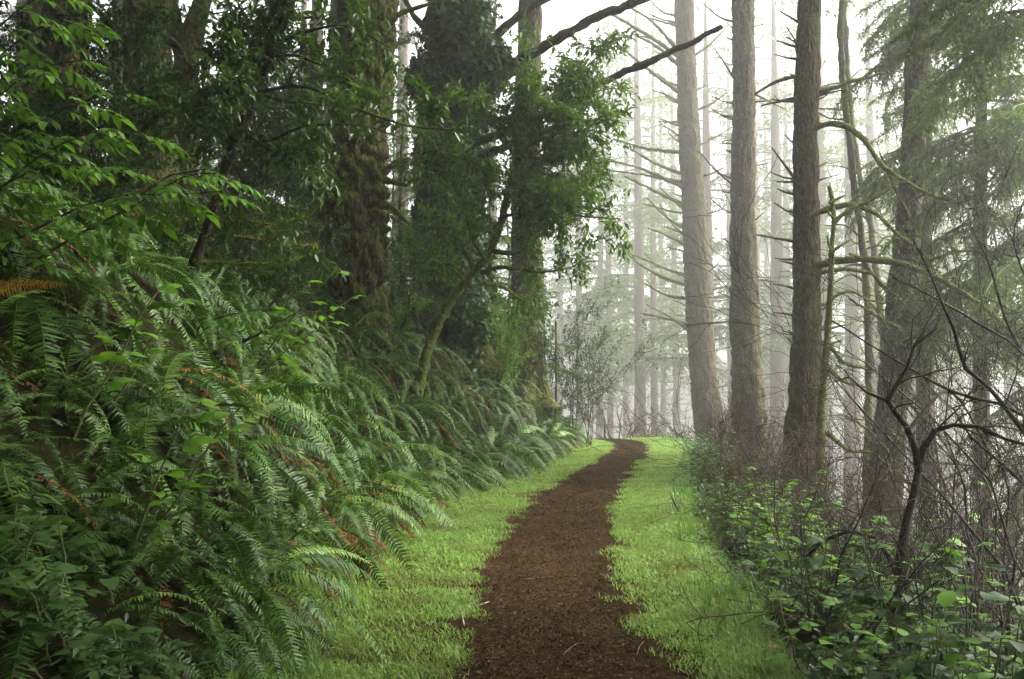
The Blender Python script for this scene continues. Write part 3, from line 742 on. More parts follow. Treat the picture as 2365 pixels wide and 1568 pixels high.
# thin crooked trees further off
for k, (pl, d, w, lab) in enumerate([
    ([(2000,1200),(2005,950),(2005,750),(1995,600),(1975,450),(1960,320),(1945,180),(1940,60),(1948,-60)], 26, 30, 'thin crooked mossy tree bending behind the mossy dead pole'),
    ([(2065,1150),(2050,900),(2030,700),(2010,520),(1980,380),(1960,200),(1950,0),(1948,-60)], 31, 26, 'slender bare tree leaning across a thin crooked tree in the fog')]):
    b = base(pl[0][0], d); t = thing('crooked_tree', b, lab, 'tree')
    limb(t, [b - [0, 0, .3]] + [P(a, c, d) for a, c in pl], w / F * d * .38, w / F * d * .22, 'limb', 'trunk', 12, 3, 110 + k, .25)
    rg = random.Random(k)
    for j in range(9):
        y_ = rg.uniform(100, 800); x_ = np.interp(y_, [c for a, c in pl][::-1], [a for a, c in pl][::-1]); sd = rg.choice([-1, 1])
        plimb(t, [(x_, y_), (x_ + sd * 40, y_ - rg.uniform(-10, 30)), (x_ + sd * rg.uniform(60, 110), y_ - rg.uniform(-60, 40))], d, .035, .012, 'limb', 3, 120 + 10 * k + j)
    link('crown', CR[k], t, tuple(P(pl[-1][0], pl[-1][1], d) - b + [0, 0, .5]), (0, 0, k), .5)

# --- far trunks fading into the fog
far = [(1475,28,47,'tall slim fog-bound conifer standing right behind the end of the path'),(1408,15,62,'very thin fog-pale trunk beside the slim conifer behind the path end'),(1512,18,58,'thin pale trunk between the slim fog-bound conifer and the pale branchy conifer'),(1640,34,42,'misty conifer close behind the pale trunk with many bare branches'),(1792,38,40,'misty conifer seen in the gap between the straight and the dark trunk'),
       (1822,20,66,'faint trunk peeking out close behind the dark brown conifer'),(1905,30,48,'misty trunk just past the dark brown conifer, behind the dead pole'),(1962,40,37,'misty straight conifer beyond the dead mossy pole'),(2020,34,43,'misty trunk crossing behind the thin crooked tree'),(1560,16,70,'ghostly trunk behind the branchy side of the pale conifer'),(1445,14,78,None),(1340,18,60,'pale trunk behind the airy shrubs at the bank end'),(1690,22,64,'ghostly thin trunk in the gap between the pale and the straight brown conifer'),(2110,30,52,'misty trunk right behind the rough leaning conifer'),(2180,28,58,None),(2250,34,50,None),(2330,30,56,None),(1290,14,75,'ghostly thin trunk beyond the dead stub at the bank end'),(1750,18,74,None),(1860,20,80,None)] + [(q_, w_, d_, None) for q_, w_, d_ in ((1385,16,64),(1530,14,76),(1770,14,76),(2060,18,70),(2215,22,68))]
for k, (px, w, d, lab) in enumerate(far):
    d = 76 + (d - 37) * 1.8
    rg = random.Random(500 + k); b = base(px, d); ww = w / F * d
    t = thing('fog_conifer', b, lab or 'tall conifer reduced to a pale grey shape by the fog', 'tree', None if lab else 'trees far off in the fog')
    top = max(b[2] + 38, .40 * d + rg.uniform(3, 9)); z0 = b[2]
    H_ = top - z0
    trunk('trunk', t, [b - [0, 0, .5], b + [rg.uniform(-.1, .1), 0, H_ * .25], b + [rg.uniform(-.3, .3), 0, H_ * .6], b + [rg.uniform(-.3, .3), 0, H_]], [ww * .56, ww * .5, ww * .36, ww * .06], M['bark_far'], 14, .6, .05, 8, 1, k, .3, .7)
    cz = H_ * rg.uniform(.26, .40) if d > 92 else H_ * .42
    link('crown', CR[k % 3], t, (0, 0, cz), (0, 0, rg.random() * 6), (2.3, 2.3, (H_ - cz) / 16))
    for j in range(26):
        z = rg.uniform(.10, 1.0) * cz
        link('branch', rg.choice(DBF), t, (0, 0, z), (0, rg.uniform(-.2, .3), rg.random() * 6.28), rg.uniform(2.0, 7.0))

# --- left: the old trees on the bank
ca = [(832,860,118),(832,800,108),(832,720,112),(826,640,118),(822,560,130),(822,500,138),(826,420,128),(832,340,118),(838,260,114),(842,160,114),(848,60,116),(852,-60,114)]
ta, _ = conifer('old_tree', ca, 17.5, 'massive deeply furrowed mossy trunk rising out of the ferns on the bank', dense=True, mat='bark_moss', seed=21, sides=120, ring=.045, amp=.22, kx=10, kz=4.5, lump=.04, top=26, crown=2, crown_z=10, flare=.15)
for k, pp in enumerate([[(885,470),(905,480),(930,505),(950,522)],[(880,400),(905,380),(925,388)],[(885,415),(915,425),(940,428)],[(770,330),(735,310),(690,290)],[(880,60),(930,30),(1000,5),(1040,-15)],[(905,380),(918,370),(920,352)]]):
    plimb(ta, pp, 17.1, .06, .022, 'mosslimb', 14, 300 + k)
cb = [(1050,900,130),(1048,800,122),(1045,650,118),(1045,500,116),(1048,350,112),(1055,180,108),(1060,0,104),(1062,-60,100)]
tb, _ = conifer('ivy_tree', cb, 22, 'broad dark trunk wrapped in ivy, up the bank past the furrowed trunk', dense=True, mat='bark_moss', seed=22, sides=60, top=27, crown=1, crown_z=12.5)
plimb(tb, [(1120,230),(1180,150),(1240,120),(1310,75),(1390,35),(1480,0),(1560,-40)], 21.4, .12, .075, 'darklimb', 2, 310, dd=-2.5)
plimb(tb, [(1090,330),(1180,300),(1280,250),(1380,195),(1470,155),(1560,115),(1610,90),(1665,62)], 21.4, .115, .05, 'darklimb', 3, 311, dd=-3.0)
plimb(tb, [(1110,360),(1220,320),(1320,290),(1382,280)], 21.4, .10, .06, 'darklimb', 3, 312, dd=-2)
plimb(tb, [(1020,100),(975,60),(945,20),(930,-30)], 21.4, .09, .05, 'mosslimb', 6, 313)
plimb(tb, [(1090,130),(1170,60),(1220,20),(1300,-20)], 21.4, .12, .06, 'darklimb', 3, 314)
cc = [(1220,900,78),(1219,820,70),(1218,720,67),(1216,600,66),(1214,480,64),(1216,300,60),(1222,120,54),(1226,-60,50)]
tc_, _ = conifer('old_tree', cc, 27, 'grey ivy-footed conifer trunk near the bend, last of the trees on the bank', dense=True, mat='bark_moss', seed=23, sides=60, top=28, crown=0, crown_z=12, amp=.09)
cd = [(338,560,128),(340,450,118),(342,330,110),(342,200,106),(340,80,104),(340,-60,100)]
td, _ = conifer('old_tree', cd, 16, 'shaggy dark trunk high on the bank with stubby limbs, behind the bright leafy branch', dense=True, mat='bark_moss', seed=24, sides=90, ring=.06, amp=.11, lump=.1, top=24, crown=2, crown_z=8.6)
for k, pp in enumerate([[(310,100),(275,70),(240,40),(200,0)],[(305,130),(280,110),(255,60)],[(320,30),(300,0),(270,-30)],[(385,90),(415,110),(430,140)]]):
    plimb(td, pp, 15.6, .07, .03, 'darklimb', 8, 320 + k)
ce = [(425,520,60),(428,400,54),(432,280,52),(430,160,54),(438,100,52),(462,20,40),(485,-60,36)]
te, _ = conifer('old_tree', ce, 20, 'forked mossy trunk just behind the shaggy dark trunk', dense=True, mat='bark_moss', seed=25, sides=40, top=22, crown=1, crown_z=10)
plimb(te, [(430,150),(410,90),(400,30),(398,-40)], 20, .16, .1, 'mosslimb', 6, 330)
cf = [(140,620,118),(142,450,108),(145,250,104),(148,80,100),(150,-60,96)]
tf, _ = conifer('old_tree', cf, 14, 'wide mossy trunk half hidden behind the bright leafy branches', dense=True, mat='bark_moss', seed=26, sides=90, ring=.06, amp=.11, lump=.08, top=23, crown=0, crown_z=7.8)
for k, (px, w, d) in enumerate([(266,44,42),(505,26,65),(690,30,60),(925,34,55),(1135,30,62),(590,20,80),(40,40,38),(465,18,85),(745,26,70)]):
    b = base(px, d); ww = w / F * d; t = thing('fog_conifer', b, 'pale misty trunk showing between the old trees up the bank', 'tree', 'misty trunks behind the bank')
    H_ = 40
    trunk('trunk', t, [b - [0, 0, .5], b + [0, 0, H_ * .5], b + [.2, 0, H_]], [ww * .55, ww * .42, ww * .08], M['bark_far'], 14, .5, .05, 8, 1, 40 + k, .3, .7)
    link('crown', CR[k % 3], t, (0, 0, H_ * .33), (0, 0, k * 1.1), (1, 1, H_ * .66 / 16))

# old trees added around the viewer and uphill to shade bank and near fog
for k, (x, y, r) in enumerate([(-4.5,6.6,.42),(-6.0,9.9,.45),(-6.5,0,.45),(-4.6,-5,.5),(-12.5,3,.5),(-13,17,.5),(-11,23,.45),(4.6,-6,.4),(-1.5,-11,.5),(-15,9,.5),(8.2,3.6,.4),(-4.5,26,.4),(-6.0,36,.5),(-2.2,31,.4),(-2.8,41,.45),(-10.5,28,.45),(-13,36,.5),(-12.5,26.5,.4),(-16.5,36,.5),(-9,44,.5),(-18,26,.5)]):
    b = np.array([x, y, gz(x, y)]); rg = random.Random(950 + k); top = b[2] + rg.uniform(19, 23)
    t = thing('old_tree', b, 'old conifer added around the path so its crown shades the bank', 'tree', 'old trees added to shade the bank')
    trunk('trunk', t, [b - [0, 0, .4], b + [0, 0, 7], b + [.2, 0, 14], np.array([x + .2, y, top])], [r, r * .85, r * .6, .05], M['bark_moss'], 24, .25, .1, 9, 1.8, 60 + k, .4)
    cz = max(9.0, 2.2 + .42 * y + 4.0) if y > 4 else 6.5; top = max(top, cz + 12)
    link('crown', CRD[k % 2], t, (0, 0, cz - b[2] + max(0, b[2] - 2) * .3), (0, 0, k * 1.7), ((1.55, 1.55) if k < 2 else (1.3, 1.3)) + ((top - cz) / 14.0,))

# ivy on the broad trunk
g = np.random.default_rng(91)
def ivy(name, lab, cl, d, y0, y1, n, bulge, seed, parts=None, L=.085):
    g = np.random.default_rng(seed)
    py = y0 + (y1 - y0) * g.random(n); c = sorted(cl, key=lambda q: q[1]); yy = [q[1] for q in c]
    px = np.interp(py, yy, [q[0] for q in c]); w = np.interp(py, yy, [q[2] for q in c]) / F * d / 2
    th = g.random(n) * 6.283
    ctr = np.array([P(a, b_, d) for a, b_ in zip(px, py)])
    bl = n2(th * 1.0, ctr[:, 2], 1.6, seed) ; r = w * 1.1 + bulge * (np.clip(bl - .3, 0, 1)) * 1.6 * g.random(n) + .03
    out = np.stack([np.cos(th), np.sin(th), 0 * th], -1)
    pos = ctr + out * r[:, None]
    keep = g.random(n) < np.clip((n2(th * 1.3, ctr[:, 2] * .8, 1.1, seed + 3) - .22) * 4, .12, 1)
    pos, out = pos[keep], out[keep]; n = len(pos)
    if parts:
        for (ax, ay, dd, rx, m) in parts:
            a = rdir(g, m) * (g.random(m) ** .4)[:, None] * rx; pos = np.vstack([pos, P(ax, ay, dd) + a]); out = np.vstack([out, rdir(g, m) * .6 + [0, -.6, .2]])
        n = len(pos)
    dv = out * .35 + rdir(g, n) * .6 + [0, 0, -.7]
    mb = MB(); leaves(mb, pos, dv, out + rdir(g, n) * .35, L * (.6 + .6 * g.random(n)), L * .85 * (.6 + .5 * g.random(n)), .1)
    z0 = cl[0]; b = base(z0[0], d)
    t = thing(name, b, lab, 'ivy')
    o = mb.build('foliage', M['ivy'], t); o['kind'] = 'stuff'
    # climbing stems
    for k in range(6):
        a0 = g.random() * 6.283; pts = []
        for yv in np.linspace(y0 + (y1 - y0) * .0, y1, 9):
            X = np.interp(yv, yy, [q[0] for q in c]); ww = np.interp(yv, yy, [q[2] for q in c]) / F * d / 2 * 1.12
            a0 += g.normal() * .25; pts.append(P(X, yv, d) + np.array([math.cos(a0) * ww, math.sin(a0) * ww, 0]))
        limb(t, pts, .018, .01, 'brown', 'stem', 5, 0, seed + k, .3)
    return t
ivy('climbing_ivy', 'dense dark ivy climbing the broad dark trunk', cb, 22, 880, -120, 20000, .45, 92,
    [(1080,740,21.2,.45,1500),(1110,150,21,.7,3500),(1000,180,21.2,.6,2500),(1060,60,21,.7,2500),(1010,350,21,.5,1500)], .16)
ivy('climbing_ivy', 'thin ivy and leaves scattered up the grey trunk near the bend', cc, 27, 880, 560, 2600, .25, 93, None, .09)

# ------------------------------------------------------------------ broadleaf growth on the left
def grow(start, d0, L, r, lev, g, out, up=.1, spread=.7, jit=.18, nch=(4, 7), rk=.55, lk=.5):
    n = max(4, int(L / .09)) if lev < 2 else 5
    p = [np.asarray(start, float)]; d = np.asarray(d0, float) / np.linalg.norm(d0)
    for k in range(n):
        d = d + g.normal(size=3) * jit * (1.0 if L > .3 else .7) / math.sqrt(n / 4) + [0, 0, up / n]; d /= np.linalg.norm(d); p.append(p[-1] + d * L / n)
    p = np.array(p); rr = np.linspace(r, r * .35, len(p)); out.append((p, rr, lev))
    if lev <= 0: return
    for k in range(g.integers(*nch)):
        i = g.integers(max(1, len(p) // 5), len(p)); dd = p[i] - p[i - 1]; dd /= np.linalg.norm(dd)
        dd = dd + rdir(g, 1)[0] * spread; grow(p[i], dd, L * lk * (.6 + .7 * g.random()), rr[i] * rk, lev - 1, g, out, up, spread, jit, nch, rk, lk)

def leafy(t, segs, mat_leaf, mat_wood, g, L=.075, wr=.36, per=8, maxlev=0, hang=.3, name='foliage', jitter=.05):
    mb = MB(); mw = MB(); pos = []; dv = []
    for p, rr, lev in segs:
        if mat_wood: tube(mw, p, rr, 5 if rr[0] > .006 else 4, 0, 0)
        if lev <= maxlev:
            m = max(3, int(per * np.linalg.norm(p[-1] - p[0]) / .12)); u = .15 + .85 * g.random(m)
            idx = u * (len(p) - 1); i0 = np.minimum(idx.astype(int), len(p) - 2); f = (idx - i0)[:, None]
            q = p[i0] * (1 - f) + p[i0 + 1] * f; dd = p[i0 + 1] - p[i0]; dd /= np.linalg.norm(dd, axis=1, keepdims=True) + 1e-9
            pos.append(q + g.normal(size=(m, 3)) * jitter); dv.append(dd * .6 + rdir(g, m) * .8 + [0, 0, -hang])
    pos = np.vstack(pos); dv = np.vstack(dv); n = len(pos)
    leaves(mb, pos, dv, rdir(g, n) * .6 + [0, 0, 1], L * (.5 + .8 * g.random(n)), L * wr * (.7 + .6 * g.random(n)))
    o = mb.build(name, mat_leaf, t); o['kind'] = 'stuff'
    if mat_wood and mw.n:
        k = mw.build('twig', mat_wood, t, smooth=True); k['kind'] = 'stuff'
    return n

# slim leaning tree with dark leathery leaves
g = np.random.default_rng(141)
b = base(372, 11.0); tl = thing('leaning_tree', b, 'slim dark leaning tree with leathery leaves rising from the ferns', 'tree')
o, q, rr = limb(tl, [b - [0, 0, .2], P(378,812,11), P(410,730,11), P(440,640,11), P(470,545,11), P(498,470,11), P(525,380,11), P(550,310,11), P(578,240,11), P(605,180,11), P(640,95,11), P(668,30,11), P(690,-60,11)], .07, .036, 'darklimb', 'trunk', 12, 16, 142, .1)
arms = [[(552,312),(620,325),(700,292),(790,288),(850,292),(930,320)],[(545,325),(500,300),(470,288),(430,292)],[(505,455),(560,505),(640,520),(700,500)],[(490,545),(560,548),(640,562),(720,566)],[(462,605),(540,608),(640,608),(690,595)],
        [(605,180),(560,150),(520,140),(480,160)],[(640,100),(600,60),(560,40)],[(625,130),(690,130),(760,160),(830,200)],[(660,50),(720,40),(800,60),(880,90)],[(590,215),(650,230),(730,240),(800,250)],[(575,250),(540,220),(505,215)],[(600,190),(580,110),(560,70)],[(650,70),(640,20),(600,-20)],[(560,300),(620,345),(690,375),(740,380)],[(640,100),(720,70),(800,60),(900,110)],[(590,215),(700,200),(820,250),(940,290),(1040,300)]]
segs = []
for k, a in enumerate(arms):
    o2, qq, r2 = plimb(tl, a, 10.9, .022, .007, 'mosslimb' if 2 <= k <= 4 else 'darklimb', 40 if 2 <= k <= 4 else 3, 150 + k, dd=[-.6, .5, -.4, .3, .5][k % 5] - (.8 if k >= 13 else 0))
    m = 4 if 2 <= k <= 4 else (9 if k in (0, 7, 8, 9, 14, 15) else 17)
    for j in range(m):
        i = g.integers(len(qq) // 4, len(qq)); grow(qq[min(i, len(qq) - 1)], rdir(g, 1)[0] + [0, 0, .1], .22 + .22 * g.random(), .005, 1, g, segs, .1, .9, .2, (2, 4), .6, .6)
leafy(tl, segs, M['myrtle'], M['darklimb'], g, .14, .30, 4.5, 1, .25, jitter=.03)

# mossy leaning sapling before the ivy trunk, with a green cloud of leaves
g = np.random.default_rng(161)
b = base(958, 17.0); tm = thing('mossy_tree', b, 'moss-hung leaning tree with a green leaf cloud, before the ivy trunk', 'tree')
limb(tm, [b - [0, 0, .2], P(988,805,17), P(1018,740,17), P(1048,685,17), P(1085,640,17), P(1118,600,17), P(1140,560,17), P(1160,500,17), P(1175,430,17), P(1200,360,17), P(1240,290,17)], .095, .04, 'mosslimb', 'trunk', 12, 24, 162, .1)
arms = [[(1112,632),(1150,618),(1200,622),(1250,628),(1315,618)],[(1140,580),(1180,585),(1215,570),(1240,525),(1250,480)],[(1120,600),(1095,560),(1080,510),(1060,470)],[(1118,655),(1160,660),(1200,690),(1240,670)],[(1070,650),(1040,610),(980,610)],[(1160,500),(1220,490),(1290,495),(1350,500),(1430,505)],[(1150,530),(1100,480),(1040,440)],[(1175,430),(1120,390),(1050,360),(990,350)],[(1180,420),(1250,400),(1320,420),(1370,390)],[(1200,360),(1150,300),(1080,260)],[(1210,340),(1280,310),(1350,300),(1395,260)],[(1240,290),(1290,230),(1340,170),(1390,120)],[(1230,300),(1220,230),(1230,170)],[(1095,625),(1060,560),(1000,520)],[(1240,290),(1330,240),(1400,200)],[(1175,430),(1240,450),(1320,470)],[(1200,360),(1280,370),(1350,365)]]
segs = []
for k, a in enumerate(arms):
    lo = k in (0, 1, 2, 3, 4, 6, 13)
    o2, qq, r2 = plimb(tm, a, 16.9, .04 if lo else .03, .010, 'mosslimb', 26 if lo else 6, 170 + k, dd=[-.8, .6, -.3, .9, 0][k % 5])
    m = 6 if lo else 20
    for j in range(m):
        i = g.integers(len(qq) // 5, len(qq)) if not lo else g.integers(len(qq) // 2, len(qq))
        grow(qq[min(i, len(qq) - 1)], rdir(g, 1)[0] + [0, 0, .15], .3 + .35 * g.random(), .007, 1, g, segs, .1, .9, .2, (3, 5), .6, .6)
leafy(tm, segs, M['cloud'], M['darklimb'], g, .15, .32, 6, 1, .2, jitter=.05)

# evergreen bushes filling the shade under the old trees
def bush(px, py, d, rad, n, lab, mat, seed, L=.06, group=None, per=8, name='evergreen_bush', wood='darklimb'):
    g = np.random.default_rng(seed); c = P(px, py, d); b = np.array([c[0], c[1], gz(c[0], c[1])])
    t = thing(name, b - [0, 0, .03], lab, 'bush', group); segs = []
    hh = max(.5, c[2] - b[2] + rad * .5)
    for k in range(n):
        dv = np.array([g.normal() * .55 * rad, g.normal() * .55 * rad, hh * (.75 + .4 * g.random())]); l = np.linalg.norm(dv)
        grow(b + [g.normal() * .06, g.normal() * .06, 0], dv, l, .014, 2, g, segs, .1, .75, .12, (5, 9), .5, .36)
    # one mesh for every main stem
    for p, rr, lev in [s for s in segs if s[2] == 2]:
        mb = MB(); tube(mb, p, rr, 6, .1, 1); mb.build('stem', M[wood], t, smooth=True)
    leafy(t, [s for s in segs if s[2] < 2], mat, M[wood], g, L, .42, per, 1, .2, jitter=.03)
    return t
BUSH_LABELS = ['dark evergreen bush close under the slim leaning tree', 'dark glossy bush touching the furrowed trunk', 'low dark bush at the foot of the furrowed trunk', 'small dark bush between the slim leaning tree and the furrowed trunk', 'leafy bush in the middle of the gap between furrowed and ivy trunks', 'low leafy bush at the bottom of the gap between furrowed and ivy trunks', 'leafy bush leaning against the ivy trunk', 'dim leafy bush right below the shaggy dark trunk', 'dim large-leaved bush below the wide mossy trunk', 'dim bush behind the orange dead fern', 'dim bush below the forked mossy trunk', 'dim large-leaved bush between the shaggy trunk and the slim leaning tree', 'dim large-leaved bush in front of the wide mossy trunk', 'low green bush at the foot of the ivy trunk', 'low green bush between the ivy trunk and the grey trunk near the bend']
k = 0
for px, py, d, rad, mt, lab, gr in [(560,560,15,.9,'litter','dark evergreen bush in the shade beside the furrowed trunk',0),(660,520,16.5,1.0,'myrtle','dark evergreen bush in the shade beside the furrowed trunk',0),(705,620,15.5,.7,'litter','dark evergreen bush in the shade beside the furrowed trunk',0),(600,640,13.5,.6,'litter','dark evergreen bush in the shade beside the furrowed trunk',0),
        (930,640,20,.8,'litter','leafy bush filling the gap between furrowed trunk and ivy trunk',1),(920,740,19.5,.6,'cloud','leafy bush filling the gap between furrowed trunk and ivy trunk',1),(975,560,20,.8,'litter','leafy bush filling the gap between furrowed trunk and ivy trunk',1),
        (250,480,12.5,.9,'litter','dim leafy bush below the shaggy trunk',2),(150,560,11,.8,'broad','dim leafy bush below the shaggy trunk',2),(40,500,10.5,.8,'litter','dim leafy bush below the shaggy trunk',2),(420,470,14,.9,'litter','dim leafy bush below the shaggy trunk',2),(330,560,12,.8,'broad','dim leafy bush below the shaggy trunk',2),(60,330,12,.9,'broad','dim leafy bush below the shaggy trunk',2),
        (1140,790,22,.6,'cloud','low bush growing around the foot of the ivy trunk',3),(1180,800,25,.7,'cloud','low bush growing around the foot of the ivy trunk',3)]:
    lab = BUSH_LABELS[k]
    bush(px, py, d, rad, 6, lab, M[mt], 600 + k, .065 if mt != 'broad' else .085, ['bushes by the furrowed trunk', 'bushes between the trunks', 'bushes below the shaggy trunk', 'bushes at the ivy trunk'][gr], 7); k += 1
bush(40, 170, 11.5, 1.0, 7, 'tall leafy bush hiding the lower part of the wide mossy trunk', M['broad'], 650, .10, None, 6, 'leafy_bush')
bush(230, 330, 12.5, .9, 6, 'tall leafy bush between the wide mossy trunk and the shaggy trunk', M['broad'], 651, .10, None, 6, 'leafy_bush')
bush(640, 230, 22, 1.5, 8, 'tall dark leafy tree filling the sky beside the slim leaning tree', M['myrtle'], 652, .13, None, 6, 'leafy_bush')
bush(735, 120, 24, 1.5, 8, 'tall dark leafy tree filling the sky beside the furrowed trunk', M['myrtle'], 653, .13, None, 6, 'leafy_bush')
# slim airy shrubs at the end of the bank
for k, (px, py, d, rad) in enumerate([(1320,760,28,.75),(1360,800,28.5,.6),(1275,820,27.5,.5)]):
    bush(px, py, d, rad, 5, ['tallest thin airy shrub at the far end of the bank, with leaning stems', 'airy shrub on the outer tip of the bank beside the bend', 'small airy shrub at the foot of the dead stub'][k], M['litter'], 700 + k, .075, 'airy shrubs at the bank end', 4, 'airy_shrub', 'brown')
b = base(1283, 27.0); t = thing('dead_stub', b, 'short broken dead stub standing at the far end of the bank', 'stump')
limb(t, [b - [0, 0, .2], P(1284, 830, 27), P(1283, 740, 27)], .04, .028, 'limb', 'trunk', 9, 4, 720)
# brown thickets round the far trunks
def bare_shrub(x, y, h, n, lab, seed, mat='brown', group=None, lev=2, name='bare_shrub', lean=(0, 0, 0), r=.014, spread=.7, nch=(4, 7)):
    g = np.random.default_rng(seed); b = np.array([x, y, gz(x, y)]); t = thing(name, b - [0, 0, .02], lab, 'shrub', group)
    for k in range(n):
        segs = []; dv = np.array([g.normal() * .45, g.normal() * .45, 1]) + lean
        grow(b + [g.normal() * .08, g.normal() * .08, -.05], dv, h * (.6 + .6 * g.random()), r, lev, g, segs, .05, spread, .28, nch, .55, .5)
        mb = MB()
        for p, rr, lv in segs: tube(mb, p, np.maximum(rr, .0022), 5 if lv == lev else 4, 0, 0)
        mb.build('stem', M[mat], t, smooth=True)
    return t
k = 0
for px, d, h in [(1440,36,1.6),(1400,35,1.5),(1465,37,1.5),(1500,37,1.6),(1540,36,1.8),(1575,34,2.2),(1600,33,2.2),(1660,27,2.0),(1690,24,1.8)]:
    b = base(px, d); bare_shrub(b[0], b[1], h, 5, 'grey-brown leafless shrub in the mist at the end of the grass' if px < 1590 else 'grey-brown leafless shrub tangled around the feet of the tall trunks', 800 + k, 'brown', 'misty shrubs past the bend' if px < 1590 else 'shrubs at the trunk feet', r=.02); k += 1

# ------------------------------------------------------------------ right: hanging spruce boughs
rg = random.Random(41)
def boughs(t, items, seed):
    rg = random.Random(seed); ox = t.location
    for (px, py, d, L, az, tilt) in items:
        p = P(px, py, d)
        link('bough', rg.choice(BO), t, tuple(p - np.array(ox)), (rg.uniform(-.2, .2), R(tilt), R(az)), L)
def spruce(px, d, lab, w, seed, boughlist, top=24, name='spruce_tree', crown=0, czpx=-80):
    b = base(px, d); t = thing(name, b, lab, 'tree'); ww = w / F * d
    trunk('trunk', t, [b - [0, 0, .4], b + [0, 0, 6], b + [.2, 0, 14], b + [.2, 0, top - b[2]]], [ww * .55, ww * .48, ww * .3, .04], M['bark_red'], 24, .2, .07, 10, 2, seed, .4)
    boughs(t, boughlist, seed)
    z = P(px, czpx, d)[2]
    link('crown', CR[crown], t, (0, 0, z - b[2]), (0, 0, seed), (1, 1, (top - z) / 16))
    return t
# near spruce standing just outside the picture, its boughs reach in at the upper right corner
L1 = []
for k in range(12): L1.append((2470 + rg.uniform(-30, 60), rg.uniform(-260, 60), 13.6 + rg.uniform(-.6, .6), rg.uniform(1.6, 2.7), 180 + rg.uniform(-55, 55), rg.uniform(0, 22)))
spruce(2560, 13.8, 'dark spruce whose boughs hang in over the slope beside the fog', 130, 901, L1, 22, 'spruce_tree', 0, -500)
L2 = []
for k in range(62):
    py = rg.uniform(-80, 760); px = 2260 + rg.uniform(-30, 30)
    L2.append((px, py, 20.5 + rg.uniform(-1, 1), rg.uniform(1.3, 2.9), rg.choice([180, 180, 0, 250]) + rg.uniform(-60, 60), rg.uniform(5, 35)))
spruce(2265, 20.5, 'leafy green spruce with drooping boughs beside the rough leaning conifer', 34, 902, L2, 24, 'spruce_tree', 1, -120)
L3 = []
for k in range(42):
    L3.append((2130 + rg.uniform(-15, 15), rg.uniform(-60, 420), 25 + rg.uniform(-1, 1), rg.uniform(1.4, 2.6), rg.uniform(90, 300), rg.uniform(10, 40)))
spruce(2135, 25.5, 'misty spruce draped with moss behind the rough leaning conifer', 40, 903, L3, 25, 'spruce_tree', 2, -120)
L4 = []
for k in range(44):
    L4.append((2420 + rg.uniform(-25, 25), rg.uniform(150, 1150), 19 + rg.uniform(-1, 1), rg.uniform(1.2, 2.4), 180 + rg.uniform(-80, 80), rg.uniform(10, 45)))
spruce(2425, 19.0, 'spruce with sparse low boughs behind the tangle of bare branches', 34, 904, L4, 22, 'spruce_tree', 0, -200)

# left: young conifers filling the wood behind the old trunks
rg = random.Random(63)
YL = ['young dark conifer in the gap left of the furrowed trunk', 'young conifer in the gap between the furrowed trunk and the ivy trunk', 'young conifer hidden behind the shaggy dark trunk', 'young conifer in the shade past the ivy trunk']
for k, (px, d, h, li) in enumerate([(600,23,5.5,0),(700,25,6,0),(525,26,6,0),(650,30,7,0),(930,27,6.5,1),(985,29,7,1),(905,33,6.5,1),(250,21,6,2),(200,24,7,2),(450,24,5,2),(60,20,6,2),(1130,31,6,3),(1170,33,6,3),(760,30,6.5,0)]):
    b = base(px, d); t = thing('young_conifer', b - [0, 0, .1], YL[li], 'tree', ['young conifers by the furrowed trunk', 'young conifers between the trunks', 'young conifers behind the shaggy trunk', 'young conifers past the ivy trunk'][li])
    limb(t, [b - [0, 0, .1], b + [rg.uniform(-.2, .2), 0, h * .5], b + [0, 0, h]], .08, .02, 'darklimb', 'trunk', 8, 0, 980 + k, .3)
    for j in range(34):
        f = rg.random(); z = h * (.08 + .9 * f)
        link('bough', rg.choice(BO), t, (0, 0, z), (rg.uniform(-.2, .2), rg.uniform(-.1, .4), rg.random() * 6.28), (1.9 * (1 - f) + .5) * rg.uniform(.8, 1.2))

# ------------------------------------------------------------------ right: dark bare shrub with a crooked stem
b = base(2062, 7.4); bs = thing('crooked_shrub', b, 'black crooked leafless shrub with a thick forked stem above the leafy plants', 'shrub')
def darkarm(t, pts, d, r0, r1, seed, dd=0, nsub=7, sub=.5, name='branch', mat='twig'):
    g = np.random.default_rng(seed)
    o, q, rr = plimb(t, pts, d, r0, r1, mat, 0, seed, dd, name)
    for k in range(nsub):
        i = g.integers(len(q) // 4, len(q)); dd_ = q[i] - q[i - 1]; dd_ /= np.linalg.norm(dd_); segs = []
        grow(q[i], dd_ + rdir(g, 1)[0] * .8 + [0, 0, .15], sub * (.5 + .9 * g.random()), max(.003, rr[i] * .45), 2, g, segs, .1, .75, .3, (2, 4), .55, .55)
        mb = MB()
        for p, r_, lv in segs: tube(mb, p, np.maximum(r_, .0016), 4, 0, 0)
        mb.build('twig', M[mat], o, origin=tuple(t.location), smooth=True)
zb = P(2065, 1500, 7.4)
darkarm(bs, [(2060,1640),(2068,1500),(2072,1400),(2078,1300),(2092,1200),(2112,1130),(2122,1080)], 7.4, .042, .034, 1001, 0, 2, .4, 'stem')
darkarm(bs, [(2122,1085),(2116,1040),(2092,985),(2062,945),(2048,925),(2070,890),(2092,850),(2110,800),(2160,760)], 7.4, .030, .010, 1002, -.5, 8, .45)
darkarm(bs, [(2118,1075),(2128,1040),(2158,995),(2200,980),(2260,985),(2320,1010),(2380,1030)], 7.4, .026, .010, 1003, -.4, 8, .5)
darkarm(bs, [(2048,925),(2000,905),(1960,870),(1930,880)], 7.4, .014, .006, 1004, .4, 5, .35)
darkarm(bs, [(2092,1000),(2150,930),(2190,900),(2240,960),(2290,1060)], 7.4, .015, .007, 1005, .5, 5, .4)
